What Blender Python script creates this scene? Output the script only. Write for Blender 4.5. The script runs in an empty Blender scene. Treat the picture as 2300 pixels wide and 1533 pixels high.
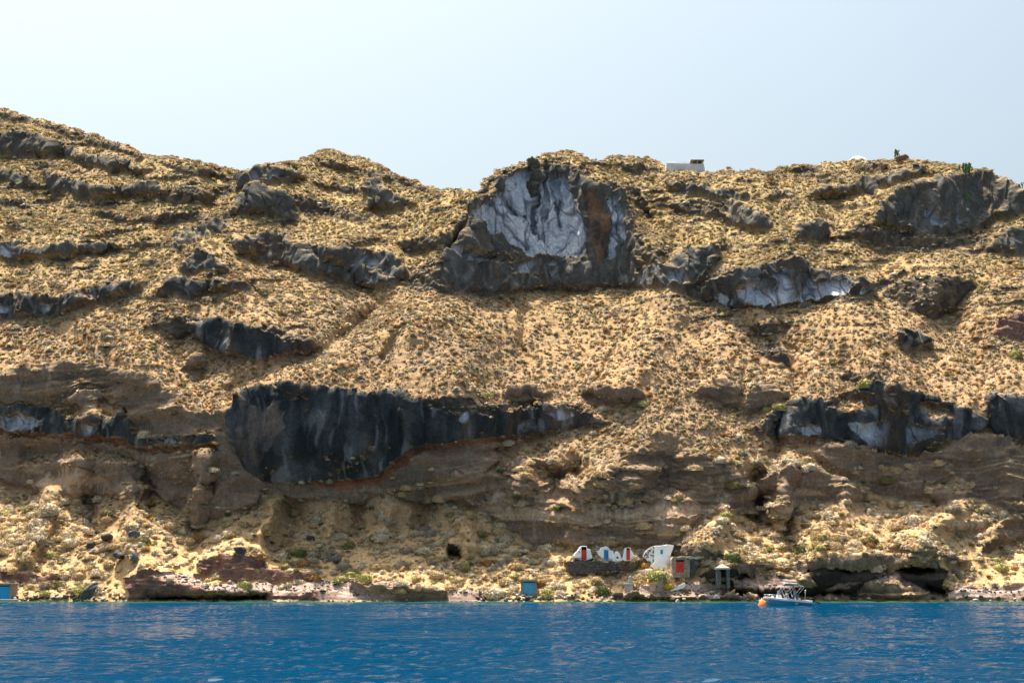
import bpy, math, random
import numpy as np
from mathutils import Vector, Matrix
R = math.radians
rng = np.random.default_rng(7)
random.seed(7)
# ------------------------------------------------------------------ camera, sky, sun, exposure
sc = bpy.context.scene
W0, H0, FPX, PITCH, CAMH = 2300.0, 1533.0, 3194.0, R(9.26), 4.0
cd = bpy.data.cameras.new('camera'); cam = bpy.data.objects.new('camera', cd)
sc.collection.objects.link(cam); sc.camera = cam
cd.sensor_width = 36.0; cd.lens = FPX * 36.0 / W0; cd.clip_end = 6000; cd.clip_start = .5
cam.location = (0, 0, CAMH); cam.rotation_euler = (R(90) + PITCH, 0, 0)
SUN_EL, SUN_AZ = R(70), R(-30)          # azimuth measured from +Y towards +X: behind the hill, to the left
wd = bpy.data.worlds.new('World'); sc.world = wd; wd.use_nodes = True
wn = wd.node_tree.nodes; wl = wd.node_tree.links
sky = wn.new('ShaderNodeTexSky'); sky.sky_type = 'NISHITA'; sky.sun_disc = False
sky.sun_elevation = SUN_EL; sky.sun_rotation = SUN_AZ
sky.air_density = 1.0; sky.dust_density = 7.5; sky.ozone_density = 1.0; sky.altitude = 0
tint = wn.new('ShaderNodeVectorMath'); tint.operation = 'MULTIPLY'; tint.inputs[1].default_value = (.985, 1.05, .965); wl.new(sky.outputs[0], tint.inputs[0]); wl.new(tint.outputs[0], wn['Background'].inputs['Color']); wn['Background'].inputs['Strength'].default_value = 0.098
sd = bpy.data.lights.new('sun', 'SUN'); sd.energy = 5.0; sd.angle = R(.53); sd.color = (1.0, .90, .75)
so = bpy.data.objects.new('sun', sd); sc.collection.objects.link(so)
sdir = Vector((math.sin(SUN_AZ) * math.cos(SUN_EL), math.cos(SUN_AZ) * math.cos(SUN_EL), math.sin(SUN_EL)))
so.rotation_euler = sdir.to_track_quat('Z', 'Y').to_euler(); so.location = (0, 0, 300)
vs = sc.view_settings; vs.view_transform = 'Standard'; vs.look = 'None'; vs.gamma = 1; vs.exposure = 1.15
# ------------------------------------------------------------------ numpy noise
_P = np.random.default_rng(11).permutation(256).astype(np.int32); _P = np.concatenate([_P, _P, _P])
_G = np.random.default_rng(12).normal(size=(256, 3)).astype(np.float32); _G /= np.linalg.norm(_G, axis=1)[:, None]
def pn(x, y, z=0.0, seed=0):
    x = np.asarray(x, np.float32); y = np.asarray(y, np.float32) + 0 * x; z = np.asarray(z, np.float32) + 0 * x + seed * 17.31
    xi = np.floor(x); yi = np.floor(y); zi = np.floor(z)
    fx = x - xi; fy = y - yi; fz = z - zi
    X = xi.astype(np.int32) & 255; Y = yi.astype(np.int32) & 255; Z = zi.astype(np.int32) & 255
    u = fx * fx * fx * (fx * (fx * 6 - 15) + 10); v = fy * fy * fy * (fy * (fy * 6 - 15) + 10); w = fz * fz * fz * (fz * (fz * 6 - 15) + 10)
    out = 0
    for dx in (0, 1):
        wx = u if dx else 1 - u
        for dy in (0, 1):
            wy = v if dy else 1 - v
            h = _P[_P[(X + dx) & 255] + ((Y + dy) & 255)]
            for dz in (0, 1):
                wz = w if dz else 1 - w
                g = _G[_P[h + ((Z + dz) & 255)]]
                out = out + wx * wy * wz * (g[..., 0] * (fx - dx) + g[..., 1] * (fy - dy) + g[..., 2] * (fz - dz))
    return out * 1.6
def fbm(x, y, z=0.0, o=3, seed=0, ridged=False):
    a, s, t = 0, 1.0, 0
    for k in range(o):
        n = pn(x * 2 ** k, y * 2 ** k, np.asarray(z) * 2 ** k, seed + k)
        if ridged: n = 1 - 2 * np.abs(n)
        a = a + n * s; t += s; s *= .5
    return a / t
def sstep(a, b, x):
    t = np.clip((x - a) / (b - a), 0, 1); return t * t * (3 - 2 * t)
# ------------------------------------------------------------------ picture ray helpers (used to place real things at real distances)
CP, SP = math.cos(PITCH), math.sin(PITCH)
def ray(u, v):                         # x and z per metre of Y
    yc = (H0 / 2 - v) / FPX
    dy = CP - yc * SP
    return (u - W0 / 2) / FPX / dy, (SP + yc * CP) / dy
def at(u, v, Y):
    a, s = ray(u, v); return Vector((a * Y, Y, CAMH + s * Y))
# ------------------------------------------------------------------ rock zones of the slope: (material, cot of face angle, outline)
ZONES = [
 ('K', .5, '0,252 60,262 130,285 200,305 280,335 330,352 300,354 230,330 170,312 100,292 60,274 0,274'),
 ('D', .3, '0,303 30,305 70,298 120,315 155,330 200,350 260,355 310,375 350,385 340,392 270,392 200,372 150,357 100,355 0,352'),
 ('D', .3, '0,380 40,388 70,400 95,420 60,422 20,412 0,410'),
 ('D', .3, '100,392 150,400 200,412 260,420 300,410 360,412 380,435 330,444 260,448 190,450 150,435 110,425'),
 ('K', .5, '360,445 420,430 480,425 540,412 545,430 500,445 440,460 390,462'),
 ('K', .4, '350,365 400,368 460,385 520,400 560,385 555,400 510,410 470,400 400,385'),
 ('D', .3, '540,400 570,385 605,375 650,385 685,400 650,408 600,415 560,430 540,425'),
 ('P', .3, '572,402 605,386 640,402 600,412 570,420'),
 ('D', .55, '520,485 530,450 560,430 600,425 640,432 660,460 668,485 655,498 600,485 545,487'),
 ('K', .9, '640,432 700,445 760,465 800,475 830,490 800,498 740,490 690,488 665,470'),
 ('K', .4, '0,445 50,450 70,470 40,473 0,460'),
 ('K', .4, '190,480 240,475 300,490 340,482 400,478 450,475 470,490 420,497 340,500 280,498 230,492'),
 ('D', .3, '0,545 30,540 60,560 110,555 170,550 230,545 275,550 240,560 180,572 140,583 90,580 40,590 0,580'),
 ('P', .3, '0,552 22,555 50,572 20,582 0,575'),
 ('D', .4, '385,550 400,525 420,510 460,505 520,500 510,515 470,530 440,540 410,550'),
 ('D', .35, '520,545 560,530 600,520 640,528 660,545 710,548 740,560 790,550 830,565 880,570 905,590 920,600 915,625 880,640 840,650 790,645 750,640 720,625 680,615 650,600 620,590 570,585 530,570'),
 ('P', .3, '780,600 810,580 835,575 860,585 850,600 815,612 840,625 835,642 800,640 770,625'),
 ('O', .3, '535,560 560,548 585,550 600,565 590,580 560,575'),
 ('D', .35, '410,605 425,578 455,562 480,575 505,600 520,610 470,612 430,620 395,635'),
 ('D', .1, '0,660 60,655 130,668 190,645 240,640 300,640 330,635 320,655 270,670 210,690 140,710 60,715 0,720'),
 ('P', .15, '0,685 40,690 60,700 30,705 0,702'), ('P', .15, '95,680 130,685 120,700 80,705'),
 ('D', .4, '355,660 390,640 440,630 500,625 560,640 585,655 520,650 470,660 420,680 380,665'),
 ('K', .7, '340,720 350,708 390,712 440,712 460,730 430,750 400,765 370,745'),
 ('D', .05, '430,730 480,715 530,722 580,735 640,760 690,755 722,778 690,790 640,795 570,810 500,795 455,775'),
 ('B', -.3, '405,828 430,800 455,795 470,818 466,832'),
 ('K', .4, '570,735 590,728 660,750 700,762 640,768'),
 ('D', .4, '815,470 820,420 835,408 855,408 880,430 915,448 940,460 900,465 850,473'),
 ('K', .4, '700,360 760,365 830,385 870,390 940,415 960,425 930,425 860,405 790,390 720,375'),
 ('K', .4, '700,405 760,415 815,425 812,445 760,430 710,420'),
 ('K', .4, '890,545 930,535 980,530 1010,520 1010,545 960,560 910,570'),
 # the great domed rock
 ('K', .42, '1075,432 1095,405 1130,385 1185,362 1200,365 1235,362 1300,372 1330,400 1390,420 1430,500 1450,560 1500,545 1510,570 1480,600 1440,640 1420,652 1300,655 1200,655 1100,668 1000,662 920,652 920,620 960,590 1000,560 1020,510 1050,470'),
 ('D', .24, '1062,470 1110,405 1180,375 1198,370 1205,400 1240,375 1300,385 1340,420 1390,440 1425,520 1445,580 1440,640 1300,652 1210,648 1110,660 1040,655 1000,640 985,600 1030,540'),
 ('P', .26, '1060,492 1085,455 1110,440 1140,402 1170,385 1192,385 1194,430 1200,470 1215,400 1245,390 1280,412 1300,470 1318,500 1321,560 1310,586 1270,577 1225,577 1190,582 1150,558 1110,530 1080,525'),
 ('D', .2, '1180,395 1200,370 1215,385 1205,440 1200,475 1190,455 1192,420'),
 ('P', .22, '1357,447 1375,440 1395,475 1410,540 1385,555 1386,580 1370,592 1360,575 1372,520'),
 ('P', .24, '1010,560 1050,570 1110,580 1158,590 1165,598 1110,600 1060,590 1012,580'),
 ('P', .24, '1225,588 1245,590 1262,620 1255,637 1228,615'), ('P', .24, '1150,600 1200,590 1180,625 1150,622'),
 ('O', .2, '1318,425 1345,440 1368,520 1364,580 1345,603 1335,540'),
 ('D', .5, '1440,640 1460,600 1500,595 1520,575 1540,560 1590,555 1620,570 1610,610 1570,635 1540,660 1480,650'),
 ('P', .35, '1432,642 1450,612 1475,598 1500,608 1470,628 1450,645'), ('P', .35, '1500,620 1530,612 1543,635 1525,655'),
 ('K', .5, '1540,655 1590,625 1640,600 1680,605 1730,585 1770,562 1810,580 1850,612 1910,625 1960,640 2010,615 2040,610 2000,640 1940,665 1880,675 1780,690 1720,695 1640,692 1560,672'),
 ('D', .15, '1560,668 1610,630 1680,610 1740,590 1790,580 1840,612 1900,630 1960,645 1900,668 1790,688 1690,690'),
 ('P', .2, '1640,682 1655,650 1700,640 1745,605 1790,605 1830,640 1900,640 1905,666 1780,684 1700,688'),
 ('P', .2, '1600,680 1620,655 1640,660 1635,686'), ('P', .3, '1920,655 1990,640 1980,648 1930,662'),
 ('D', .3, '1500,410 1560,415 1600,430 1680,435 1700,448 1640,448 1560,440 1500,428'),
 ('D', .4, '1720,440 1740,430 1770,430 1782,448 1730,448'),
 ('D', .4, '1570,480 1600,465 1650,450 1700,480 1740,510 1720,522 1670,518 1620,500'),
 ('D', .4, '1780,535 1790,510 1830,495 1865,510 1880,530 1840,545'),
 ('K', .5, '1500,460 1550,452 1620,455 1640,470 1570,485 1520,480'),
 ('K', .5, '1400,410 1440,425 1460,470 1480,480 1460,500 1430,470'),
 ('K', .5, '1385,370 1440,368 1470,380 1420,392'),
 ('D', .4, '1810,440 1840,420 1920,420 1940,408 1990,395 2050,372 2085,370 2065,395 2000,420 1960,435 1900,437 1850,446'),
 ('K', .5, '1740,378 1830,372 1850,384 1780,392'), ('K', .5, '1900,370 2000,368 2010,380 1930,388'),
 ('D', .38, '1960,500 1980,460 2010,430 2050,415 2100,402 2150,392 2200,385 2250,402 2300,430 2300,485 2240,500 2200,515 2150,532 2080,532 2020,520'),
 ('P', .3, '2070,472 2085,474 2110,500 2122,505 2112,518 2095,518 2075,492'), ('P', .3, '2145,490 2158,490 2152,510 2142,508'),
 ('K', .6, '1900,525 1940,500 1965,510 2010,520 2080,535 2150,540 2220,525 2190,550 2100,560 2020,558 1960,552'),
 ('D', .4, '2215,560 2250,520 2300,510 2300,570 2250,575'),
 ('K', .5, '1980,660 2050,620 2150,620 2200,640 2150,690 2100,720 2040,700'),
 ('M', .3, '2230,745 2250,715 2300,700 2300,770 2260,762'),
 ('D', .2, '2005,752 2020,740 2060,745 2095,775 2060,790 2020,782'),
 ('K', .3, '1685,735 1700,723 1745,728 1745,745 1700,748'), ('K', .5, '1690,790 1730,770 1760,790 1780,830 1740,815'),
 ('K', .3, '1870,850 1910,835 1970,838 1990,850 1930,860'),
 # middle band, left
 ('B', .03, '0,850 20,835 60,815 140,812 200,815 260,825 320,835 370,870 400,890 405,915 440,925 500,930 515,1000 440,1005 360,1005 310,980 300,950 290,920 260,895 200,912 130,908 60,912 0,908'),
 ('D', .1, '0,915 110,915 150,925 180,905 240,895 280,920 300,960 340,985 500,975 500,1000 330,1003 250,988 180,972 100,976 0,972'),
 ('P', .15, '0,935 80,938 110,955 60,970 0,968'), ('P', .15, '195,955 240,950 235,972 200,970'), ('P', .15, '330,985 420,978 440,995 370,1000'),
 ('B', .08, '0,985 100,985 280,1005 360,1020 500,1018 480,1050 440,1080 430,1140 400,1145 350,1110 310,1120 250,1115 150,1100 60,1095 0,1085'),
 ('R', 0.0, '0,972 100,976 230,974 300,997 360,1008 505,1005 505,1016 360,1018 280,1004 220,988 100,986 0,982'),
 ('S', 1.6, '40,1050 80,1020 200,1010 300,1030 330,1045 200,1030 90,1045'),
 ('S', 1.3, '140,930 185,912 235,902 275,925 270,945 220,930 180,940'),
 ('B', .1, '425,1175 430,1100 455,1050 500,1015 520,1022 530,1070 600,1120 560,1150 500,1160 430,1180 400,1182'),
 # the long black lava cliff
 ('B', .0, '480,930 530,900 900,960 1180,972 1160,1002 1060,1018 930,1062 860,1100 700,1108 560,1104 500,1035'),
 ('D', .0, '515,985 510,920 540,885 570,870 640,855 700,860 760,870 810,880 900,875 930,890 1000,895 1060,915 1100,905 1200,905 1250,905 1310,920 1340,940 1380,952 1300,965 1200,976 1120,979 1000,990 930,1000 880,1040 840,1070 780,1076 700,1080 620,1085 570,1070 530,1030'),
 ('D', -.42, '535,1005 620,1000 800,1000 900,985 1000,965 1120,955 1300,950 1300,965 1200,976 1120,979 1000,990 930,1000 880,1040 840,1070 780,1076 700,1080 620,1085 570,1070 535,1035'),
 ('K', .5, '960,905 1010,898 1060,913 1100,922 1090,936 1030,925 975,918'), ('K', .6, '1100,903 1200,903 1215,916 1160,926 1110,922'), ('K', .5, '1235,905 1300,910 1345,932 1300,925 1250,918'),
 ('T', -.1, '525,985 520,930 560,905 600,930 640,900 650,960 600,1020 560,1050 535,1020'),
 ('P', 0.0, '1230,930 1265,915 1290,930 1260,945'), ('P', 0.0, '1150,955 1190,940 1200,955 1160,968'), ('P', 0.0, '1030,930 1065,922 1060,935 1035,945'),
 ('R', .2, '690,1082 780,1078 850,1072 900,1033 950,1000 1060,985 1150,980 1160,990 1060,998 970,1010 920,1042 860,1084 790,1098 700,1092'),
 ('B', -.12, '1130,895 1140,870 1190,865 1240,885 1210,905 1150,905'),
 ('B', -.12, '1300,890 1320,870 1370,865 1420,870 1450,885 1440,905 1380,910 1320,905'),
 ('B', -.12, '1560,880 1580,868 1610,872 1630,890 1660,905 1640,915 1600,895'),
 ('B', -.1, '1600,850 1640,858 1665,880 1655,922 1632,905'),
 ('B', 0.0, '1665,922 1675,885 1700,870 1740,868 1775,885 1760,895 1720,920 1680,930'),
 ('K', .2, '980,900 1000,890 1050,892 1070,905 1020,912'),
 # right dark lava
 ('D', 0.05, '1700,975 1690,960 1720,940 1740,920 1800,890 1860,900 1900,880 1950,870 1970,855 2010,860 2060,880 2120,900 2180,920 2210,945 2210,965 2150,985 2110,1000 2060,1008 2000,1005 1940,990 1880,985 1830,990 1760,985'),
 ('S', 1.3, '1865,915 1885,888 1945,892 1950,915 1900,925'), ('S', 1.1, '2050,905 2110,915 2150,935 2090,940'),
 ('P', 0.0, '1900,955 1960,950 2060,960 2120,970 2080,990 2000,1000 1940,985'), ('P', 0.0, '1780,960 1840,955 1850,978 1800,972'),
 ('D', -.25, '2210,900 2240,880 2300,895 2300,1000 2250,985 2210,950'),
 ('X', -.4, '1870,985 1940,992 2000,1008 2060,1012 2100,1005 2110,1020 2040,1030 1960,1015 1890,1000'),
 ('R', .2, '1740,992 1830,994 1830,999 1750,998'), ('R', .1, '1980,1018 2060,1022 2110,1010 2100,1028 2000,1028'),
 # brown layered tuff
 ('B', .07, '545,1092 620,1086 700,1094 790,1100 870,1086 930,1045 1000,1012 1060,1002 1100,1012 1130,1030 1090,1060 1140,1078 1145,1045 1170,1022 1250,1040 1300,1085 1320,1090 1350,1060 1400,1022 1500,1010 1600,1030 1650,1060 1700,1070 1755,1065 1750,1160 1740,1188 1690,1155 1620,1145 1570,1180 1500,1222 1480,1228 1300,1230 1240,1225 1200,1230 1160,1200 1110,1170 1060,1130 980,1118 860,1118 800,1128 700,1128 640,1128 600,1110'),
 ('Y', .05, '1040,1098 1300,1110 1560,1100 1640,1118 1600,1150 1500,1172 1300,1182 1150,1172 1080,1150'), ('Y', .15, '75,1095 110,1060 150,1045 210,1050 250,1085 240,1112 150,1108'), ('Y', .1, '960,1090 1020,1052 1060,1085 1095,1122 1000,1114'),
 ('B', -.5, '1040,1125 1300,1128 1560,1120 1640,1130 1640,1138 1560,1130 1300,1140 1050,1134'),
 ('B', 1.3, '1040,1134 1300,1140 1560,1130 1640,1138 1640,1146 1560,1140 1300,1150 1060,1142'),
 ('B', -.3, '1090,1165 1300,1170 1500,1172 1560,1165 1550,1172 1300,1180 1110,1175'),
 ('B', -.5, '620,1096 800,1102 900,1080 1000,1055 1120,1095 1100,1120 980,1116 860,1116 800,1126 640,1126'), ('S', .65, '600,1130 860,1122 1060,1135 1150,1200 1130,1225 1000,1190 850,1180 700,1200 620,1240 590,1200'),
 ('S', 1.5, '1155,1062 1175,1048 1215,1050 1240,1068 1225,1085 1180,1078'),
 ('B', .3, '1755,1040 1850,1060 1950,1110 1960,1130 1900,1125 1860,1130 1790,1130 1760,1180 1750,1160'), ('Y', .2, '1757,1150 1790,1095 1850,1102 1880,1125 1800,1132 1765,1175'),
 ('B', .2, '1820,1020 1860,1000 1950,1015 2050,1030 2110,1014 2180,972 2260,985 2300,1020 2300,1180 2250,1140 2180,1115 2130,1130 2080,1125 2000,1120 1940,1095 1880,1060'),
 ('S', 1.2, '2100,1090 2140,1070 2190,1090 2180,1098 2120,1100'),
 ('Y', .0, '2105,1175 2120,1165 2200,1170 2230,1175 2190,1195 2130,1193'),
 ('B', .2, '2200,1255 2220,1200 2250,1160 2300,1165 2300,1210 2240,1230'),
 ('K', .2, '1480,1240 1500,1222 1560,1225 1600,1240 1640,1245 1640,1258 1560,1258 1530,1262 1500,1250'),
 # shore
 ('B', .1, '1990,1232 2030,1228 2110,1238 2180,1262 2160,1275 2070,1250'),
 ('X', -.3, '1570,1296 1600,1278 1650,1264 1720,1270 1750,1277 1830,1257 1950,1247 2050,1252 2100,1262 2130,1282 2115,1312 2130,1337 2000,1343 1700,1341 1640,1337 1610,1318'),
 ('L', 1.6, '1640,1305 1700,1300 1790,1305 1840,1308 1800,1315 1700,1317 1650,1313'), ('L', 1.2, '1790,1276 1850,1272 1880,1280 1830,1289 1795,1287'), ('B', .3, '1795,1290 1815,1288 1828,1314 1795,1314'), ('L', 1.0, '1585,1298 1640,1300 1700,1296 1690,1306 1600,1306'),
 ('B', .2, '1800,1258 1950,1246 2050,1250 2100,1260 2090,1270 1950,1262 1820,1270'),
 ('L', 1.8, '1930,1345 1925,1325 1960,1298 2000,1288 2040,1305 2085,1330 2080,1345'),
 ('B', .1, '1935,1312 2040,1316 2080,1330 2080,1345 1928,1345'),
 ('L', .9, '2130,1345 2140,1312 2200,1318 2300,1314 2300,1350 2130,1350'),
 ('M', -.02, '290,1350 282,1300 320,1277 380,1287 450,1312 600,1308 620,1322 600,1350'),
 ('L', 2.2, '330,1290 420,1285 470,1312 600,1306 640,1320 600,1328 470,1325 380,1305'),
 ('X', -.2, '330,1349 335,1326 470,1332 600,1330 598,1349'),
 ('B', .5, '1600,1279 1650,1265 1720,1271 1750,1278 1830,1258 1950,1248 2050,1253 2100,1263 2110,1275 2040,1268 1900,1266 1800,1276 1740,1288 1650,1278'), ('B', .6, '1690,1296 1760,1292 1790,1290 1785,1298 1700,1302'),
 ('L', 1.3, '1850,1316 1930,1306 1930,1312 1860,1321'), ('L', 1.0, '1400,1330 1600,1326 1760,1332 1760,1337 1400,1337'),
 ('M', .1, '485,1278 560,1280 640,1285 700,1285 690,1302 600,1305 500,1302'),
 ('M', .1, '0,1277 30,1285 130,1290 132,1306 0,1302'), ('M', .1, '440,1300 448,1262 500,1245 590,1250 600,1275 480,1278'),
 ('L', 1.6, '600,1350 612,1322 700,1305 780,1300 900,1310 1000,1325 1085,1330 1085,1350'),
 ('B', .1, '780,1318 900,1322 1000,1332 1000,1340 850,1335'), ('M', .2, '610,1335 700,1332 720,1346 605,1346'),
 ('L', 1.5, '1385,1350 1400,1325 1480,1308 1600,1313 1700,1320 1720,1350'),
 ('B', -.1, '1390,1350 1400,1338 1560,1340 1700,1336 1700,1350'),
 ('X', -.5, '1004,1250 1003,1230 1011,1221 1027,1222 1037,1238 1040,1252'),
 ('K', 0.0, '1268,1262 1300,1257 1400,1262 1440,1258 1432,1285 1380,1292 1330,1286 1278,1285'),
]
SKY_LINE = [(-400,190),(-200,205),(0,245),(60,262),(130,278),(200,298),(270,322),(330,348),(375,352),(440,362),(500,375),(545,384),(590,380),(640,362),(690,352),(715,340),(745,338),(775,350),(820,355),(860,378),(905,398),(960,420),(1000,427),(1075,428),(1095,400),(1120,385),(1150,370),(1185,360),(1200,361),(1230,348),(1265,338),(1290,340),(1320,358),(1345,362),(1375,349),(1430,352),(1480,360),(1500,376),(1583,384),(1620,386),(1690,382),(1730,385),(1770,372),(1830,368),(1900,357),(1960,358),(2010,360),(2020,358),(2060,360),(2100,362),(2160,375),(2210,385),(2250,400),(2275,412),(2300,425),(2450,470),(2700,520)]
# gullies (+) and ridges (-): depth in metres, width in px, path
CREASES = [(4, 9, '1650,1326 1720,1330 1800,1332 1900,1330'), (5, 10, '2088,1322 2128,1330'), (3.5, 9, '1660,1292 1780,1286'), (3.5, 9, '1830,1280 1920,1276 2090,1280'), (3, 7, '340,1338 590,1338'), (3, 9, '1012,1240 1030,1242'), (1.2, 10, '1140,888 1220,888'), (1.2, 10, '1320,892 1420,892'), (3, 7, '1900,992 1980,1005 2080,1010'), (-7, 55, '745,345 660,400 590,430 530,480 480,560 440,640 400,700'), (5, 45, '500,400 450,480 380,520 300,600'), (6, 45, '1000,430 950,500 930,600'), (-6, 60, '1500,430 1560,500 1640,600 1700,700'), (3.5, 45, '1880,450 1850,520 1900,600 1960,660'),
 (-6, 50, '2040,380 1980,460 1930,520'), (-6, 60, '250,330 230,420 180,520 120,620'), (-6, 70, '1130,680 1080,760 1020,850'), (-5, 60, '1500,700 1450,780 1400,860'), (3, 30, '1660,700 1740,800 1790,860'), (-6, 55, '1900,700 1980,800 2020,850'), (5, 35, '2140,720 2200,820 2240,880'),
 (-5, 50, '860,420 800,500 760,560'), (5, 40, '1380,380 1470,500 1540,560'), (-4, 50, '180,700 240,760 300,800'), (4, 40, '60,600 40,640'), (-5, 50, '2180,560 2120,620 2080,680'), (3.5, 12, '1180,690 1170,780 1200,850'), (3, 10, '1330,700 1380,780 1350,850'), (3, 12, '900,740 860,800 870,850'), (3, 10, '560,640 620,700 640,740'),
 (-4, 20, '620,1130 590,1200 585,1240'), (-5, 26, '120,1110 100,1180 60,1240'), (4, 20, '200,1120 210,1200'), (-2.5, 26, '1900,1130 1860,1190 1840,1240'), (-3, 30, '2160,1140 2090,1190 2060,1240'),
 (5, 26, '930,640 900,665 860,690 800,730 730,790 640,820 560,850 520,880'), (-3, 40, '1040,680 900,740 780,800 660,850'),
 (3, 16, '700,560 760,600 850,680 800,730'), (2.5, 18, '1760,740 1790,830 1790,880 1750,960 1740,1030'),
 (7, 34, '1700,1080 1705,1160'), (-4, 14, '1770,1050 1765,1120 1755,1180'), (3, 22, '1765,1190 1780,1240 1790,1262'),
 (-4, 30, '1630,1150 1600,1200 1570,1235'), (-3, 26, '1470,1300 1500,1290'), (-5, 30, '300,1115 300,1170 290,1230'), (1.5, 30, '400,1130 430,1190 440,1230'),
 (4, 40, '650,1160 640,1200 600,1230'), (-3, 24, '745,1140 740,1190'), (-3, 26, '870,1140 865,1200'), (3, 18, '805,1140 800,1190'), (4, 30, '960,1130 950,1180'), (-3, 22, '1040,1170 1060,1230'),
 (-4, 16, '460,1040 450,1100 440,1160'), (-4, 26, '1180,1060 1170,1090'), (-4, 20, '1345,1050 1330,1100'), (6, 30, '1290,1060 1250,1080'), (5, 60, '1500,1040 1500,1090'),
 (4, 22, '1060,450 1040,520 1000,570 960,590'), (3, 20, '1450,480 1500,540 1530,560'), (3, 18, '560,430 540,480 480,510 420,520'),
 (4, 40, '545,390 500,450 460,500'), (3.5, 8, '1200,372 1197,420 1200,470 1195,520'), (2, 6, '1222,395 1228,450 1225,490'), (2, 5, '1248,410 1252,470 1262,520'), (2, 6, '1130,395 1125,440 1150,480 1180,490'),
 (-3, 30, '200,905 200,960'), (3, 30, '330,1050 340,1100'), (-3, 30, '180,1040 170,1100')]
def poly(s): return np.array([[float(q) for q in p.split(',')] for p in s.split()])
MATS = 'SDPBROMKLTXY'
RU0, RV0, RS = -400, 176, 2                      # raster origin and step
RW, RH = (2700 + 400) // RS + 1, (1360 - 176) // RS + 1
def build_maps():
    uu, vv = np.meshgrid(RU0 + RS * np.arange(RW), RV0 + RS * np.arange(RH))
    uu = uu.astype(np.float32); vv = vv.astype(np.float32)
    um = np.where(uu < 0, -uu, np.where(uu > 2300, 4600 - uu, uu))
    wu = um + 7 * pn(um / 26, vv / 22, 0, 1) + 3.5 * pn(um / 9, vv / 8, 0, 2)
    wv = vv + 6 * pn(um / 30, vv / 20, 0, 3) + 3.0 * pn(um / 10, vv / 8, 0, 4)
    mat = np.zeros(uu.shape, np.int8)
    n1 = pn(um / 75, vv / 16, 3.3, 5); n2 = pn(um / 24, vv / 7, 1.3, 6)
    upper = sstep(800, 560, vv)
    calm = sstep(640, 700, vv) * sstep(1500, 1350, um) * sstep(640, 760, um); c = 1.2 + .5 * upper + (.55 * n1 + .4 * n2) * (1 - .6 * calm)
    c = np.where(vv > 1110, 1.72 + .6 * pn(um / 60, vv / 22, 8, 5) + .4 * n2, c)
    skyv = np.interp(uu, [p[0] for p in SKY_LINE], [p[1] for p in SKY_LINE])
    c = np.clip(c, .28, 2.1)
    # small outcrops scattered over the upper slopes
    t = fbm(um / 95 + vv / 60, vv / 13, 5.5, 3, 9)
    small = (t > .36 - .12 * upper) & (calm < .3) & (vv < 800) & (vv > skyv + 4)
    mat[small] = MATS.index('K'); c = np.where(small, .45, c)
    small2 = (fbm(um / 40, vv / 14, 2.5, 2, 29) > .5) & (vv > 1100) & (vv < 1300)
    mat[small2] = MATS.index('K'); c = np.where(small2, .35, c)
    for m, cc, s in ZONES:
        p = poly(s); a, b = p.min(0) - 14, p.max(0) + 14
        i0, i1 = int((a[0] - RU0) / RS), int((b[0] - RU0) / RS) + 2; j0, j1 = max(0, int((a[1] - RV0) / RS)), min(RH, int((b[1] - RV0) / RS) + 2)
        spans = [(i0, i1)]
        if a[0] < 60: spans = [(0, i1)]
        if b[0] > 2240: spans = [(i0, RW)]
        for (i0, i1) in spans:
            X = wu[j0:j1, i0:i1]; Yv = wv[j0:j1, i0:i1]
            if m == 'L' or cc <= -.3: X = .5 * (X + um[j0:j1, i0:i1]); Yv = .4 * Yv + .6 * vv[j0:j1, i0:i1]
            ins = np.zeros(X.shape, bool)
            for k in range(len(p)):
                x1, y1 = p[k]; x2, y2 = p[(k + 1) % len(p)]
                if y1 == y2: continue
                ins ^= ((y1 > Yv) != (y2 > Yv)) & (X < (x2 - x1) * (Yv - y1) / (y2 - y1) + x1)
            mat[j0:j1, i0:i1][ins] = MATS.index(m)
            nz = n2[j0:j1, i0:i1] * (.25 if m in 'DPKBMT' else .4) + n1[j0:j1, i0:i1] * .12
            c[j0:j1, i0:i1][ins] = (cc + nz)[ins]
    rim = sstep(14, 2, vv - skyv)
    c = c + rim * .8
    cre = np.zeros(uu.shape, np.float32)
    for a, wdt, s in CREASES:
        p = poly(s); lo, hi = p.min(0) - 3 * wdt, p.max(0) + 3 * wdt
        i0, i1 = int((lo[0] - RU0) / RS), int((hi[0] - RU0) / RS); j0, j1 = max(0, int((lo[1] - RV0) / RS)), min(RH, int((hi[1] - RV0) / RS))
        i0 = max(0, i0)
        X = wu[j0:j1, i0:i1]; Yv = wv[j0:j1, i0:i1]; d = np.full(X.shape, 1e9, np.float32)
        for k in range(len(p) - 1):
            e = p[k + 1] - p[k]; L2 = (e ** 2).sum()
            tt = np.clip(((X - p[k][0]) * e[0] + (Yv - p[k][1]) * e[1]) / L2, 0, 1)
            d = np.minimum(d, (X - p[k][0] - tt * e[0]) ** 2 + (Yv - p[k][1] - tt * e[1]) ** 2)
        cre[j0:j1, i0:i1] += a * (.6 if p[:, 1].max() < 890 and wdt > 9 else 1) * np.exp(-d / (2 * (wdt * .6) ** 2))
    return mat, c.astype(np.float32), cre
mat_map, c_map, cre_map = build_maps()
def blur(M, r):
    for ax in (0, 1):
        pad = [(0, 0), (0, 0)]; pad[ax] = (r + 1, r); C_ = np.cumsum(np.pad(M, pad, mode='edge'), axis=ax, dtype=np.float64)
        n = M.shape[ax]; M = ((C_.take(range(2 * r + 1, 2 * r + 1 + n), ax) - C_.take(range(0, n), ax)) / (2 * r + 1)).astype(np.float32)
    return M
thick_map = blur(blur((mat_map > 0).astype(np.float32), 4), 4)
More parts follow.
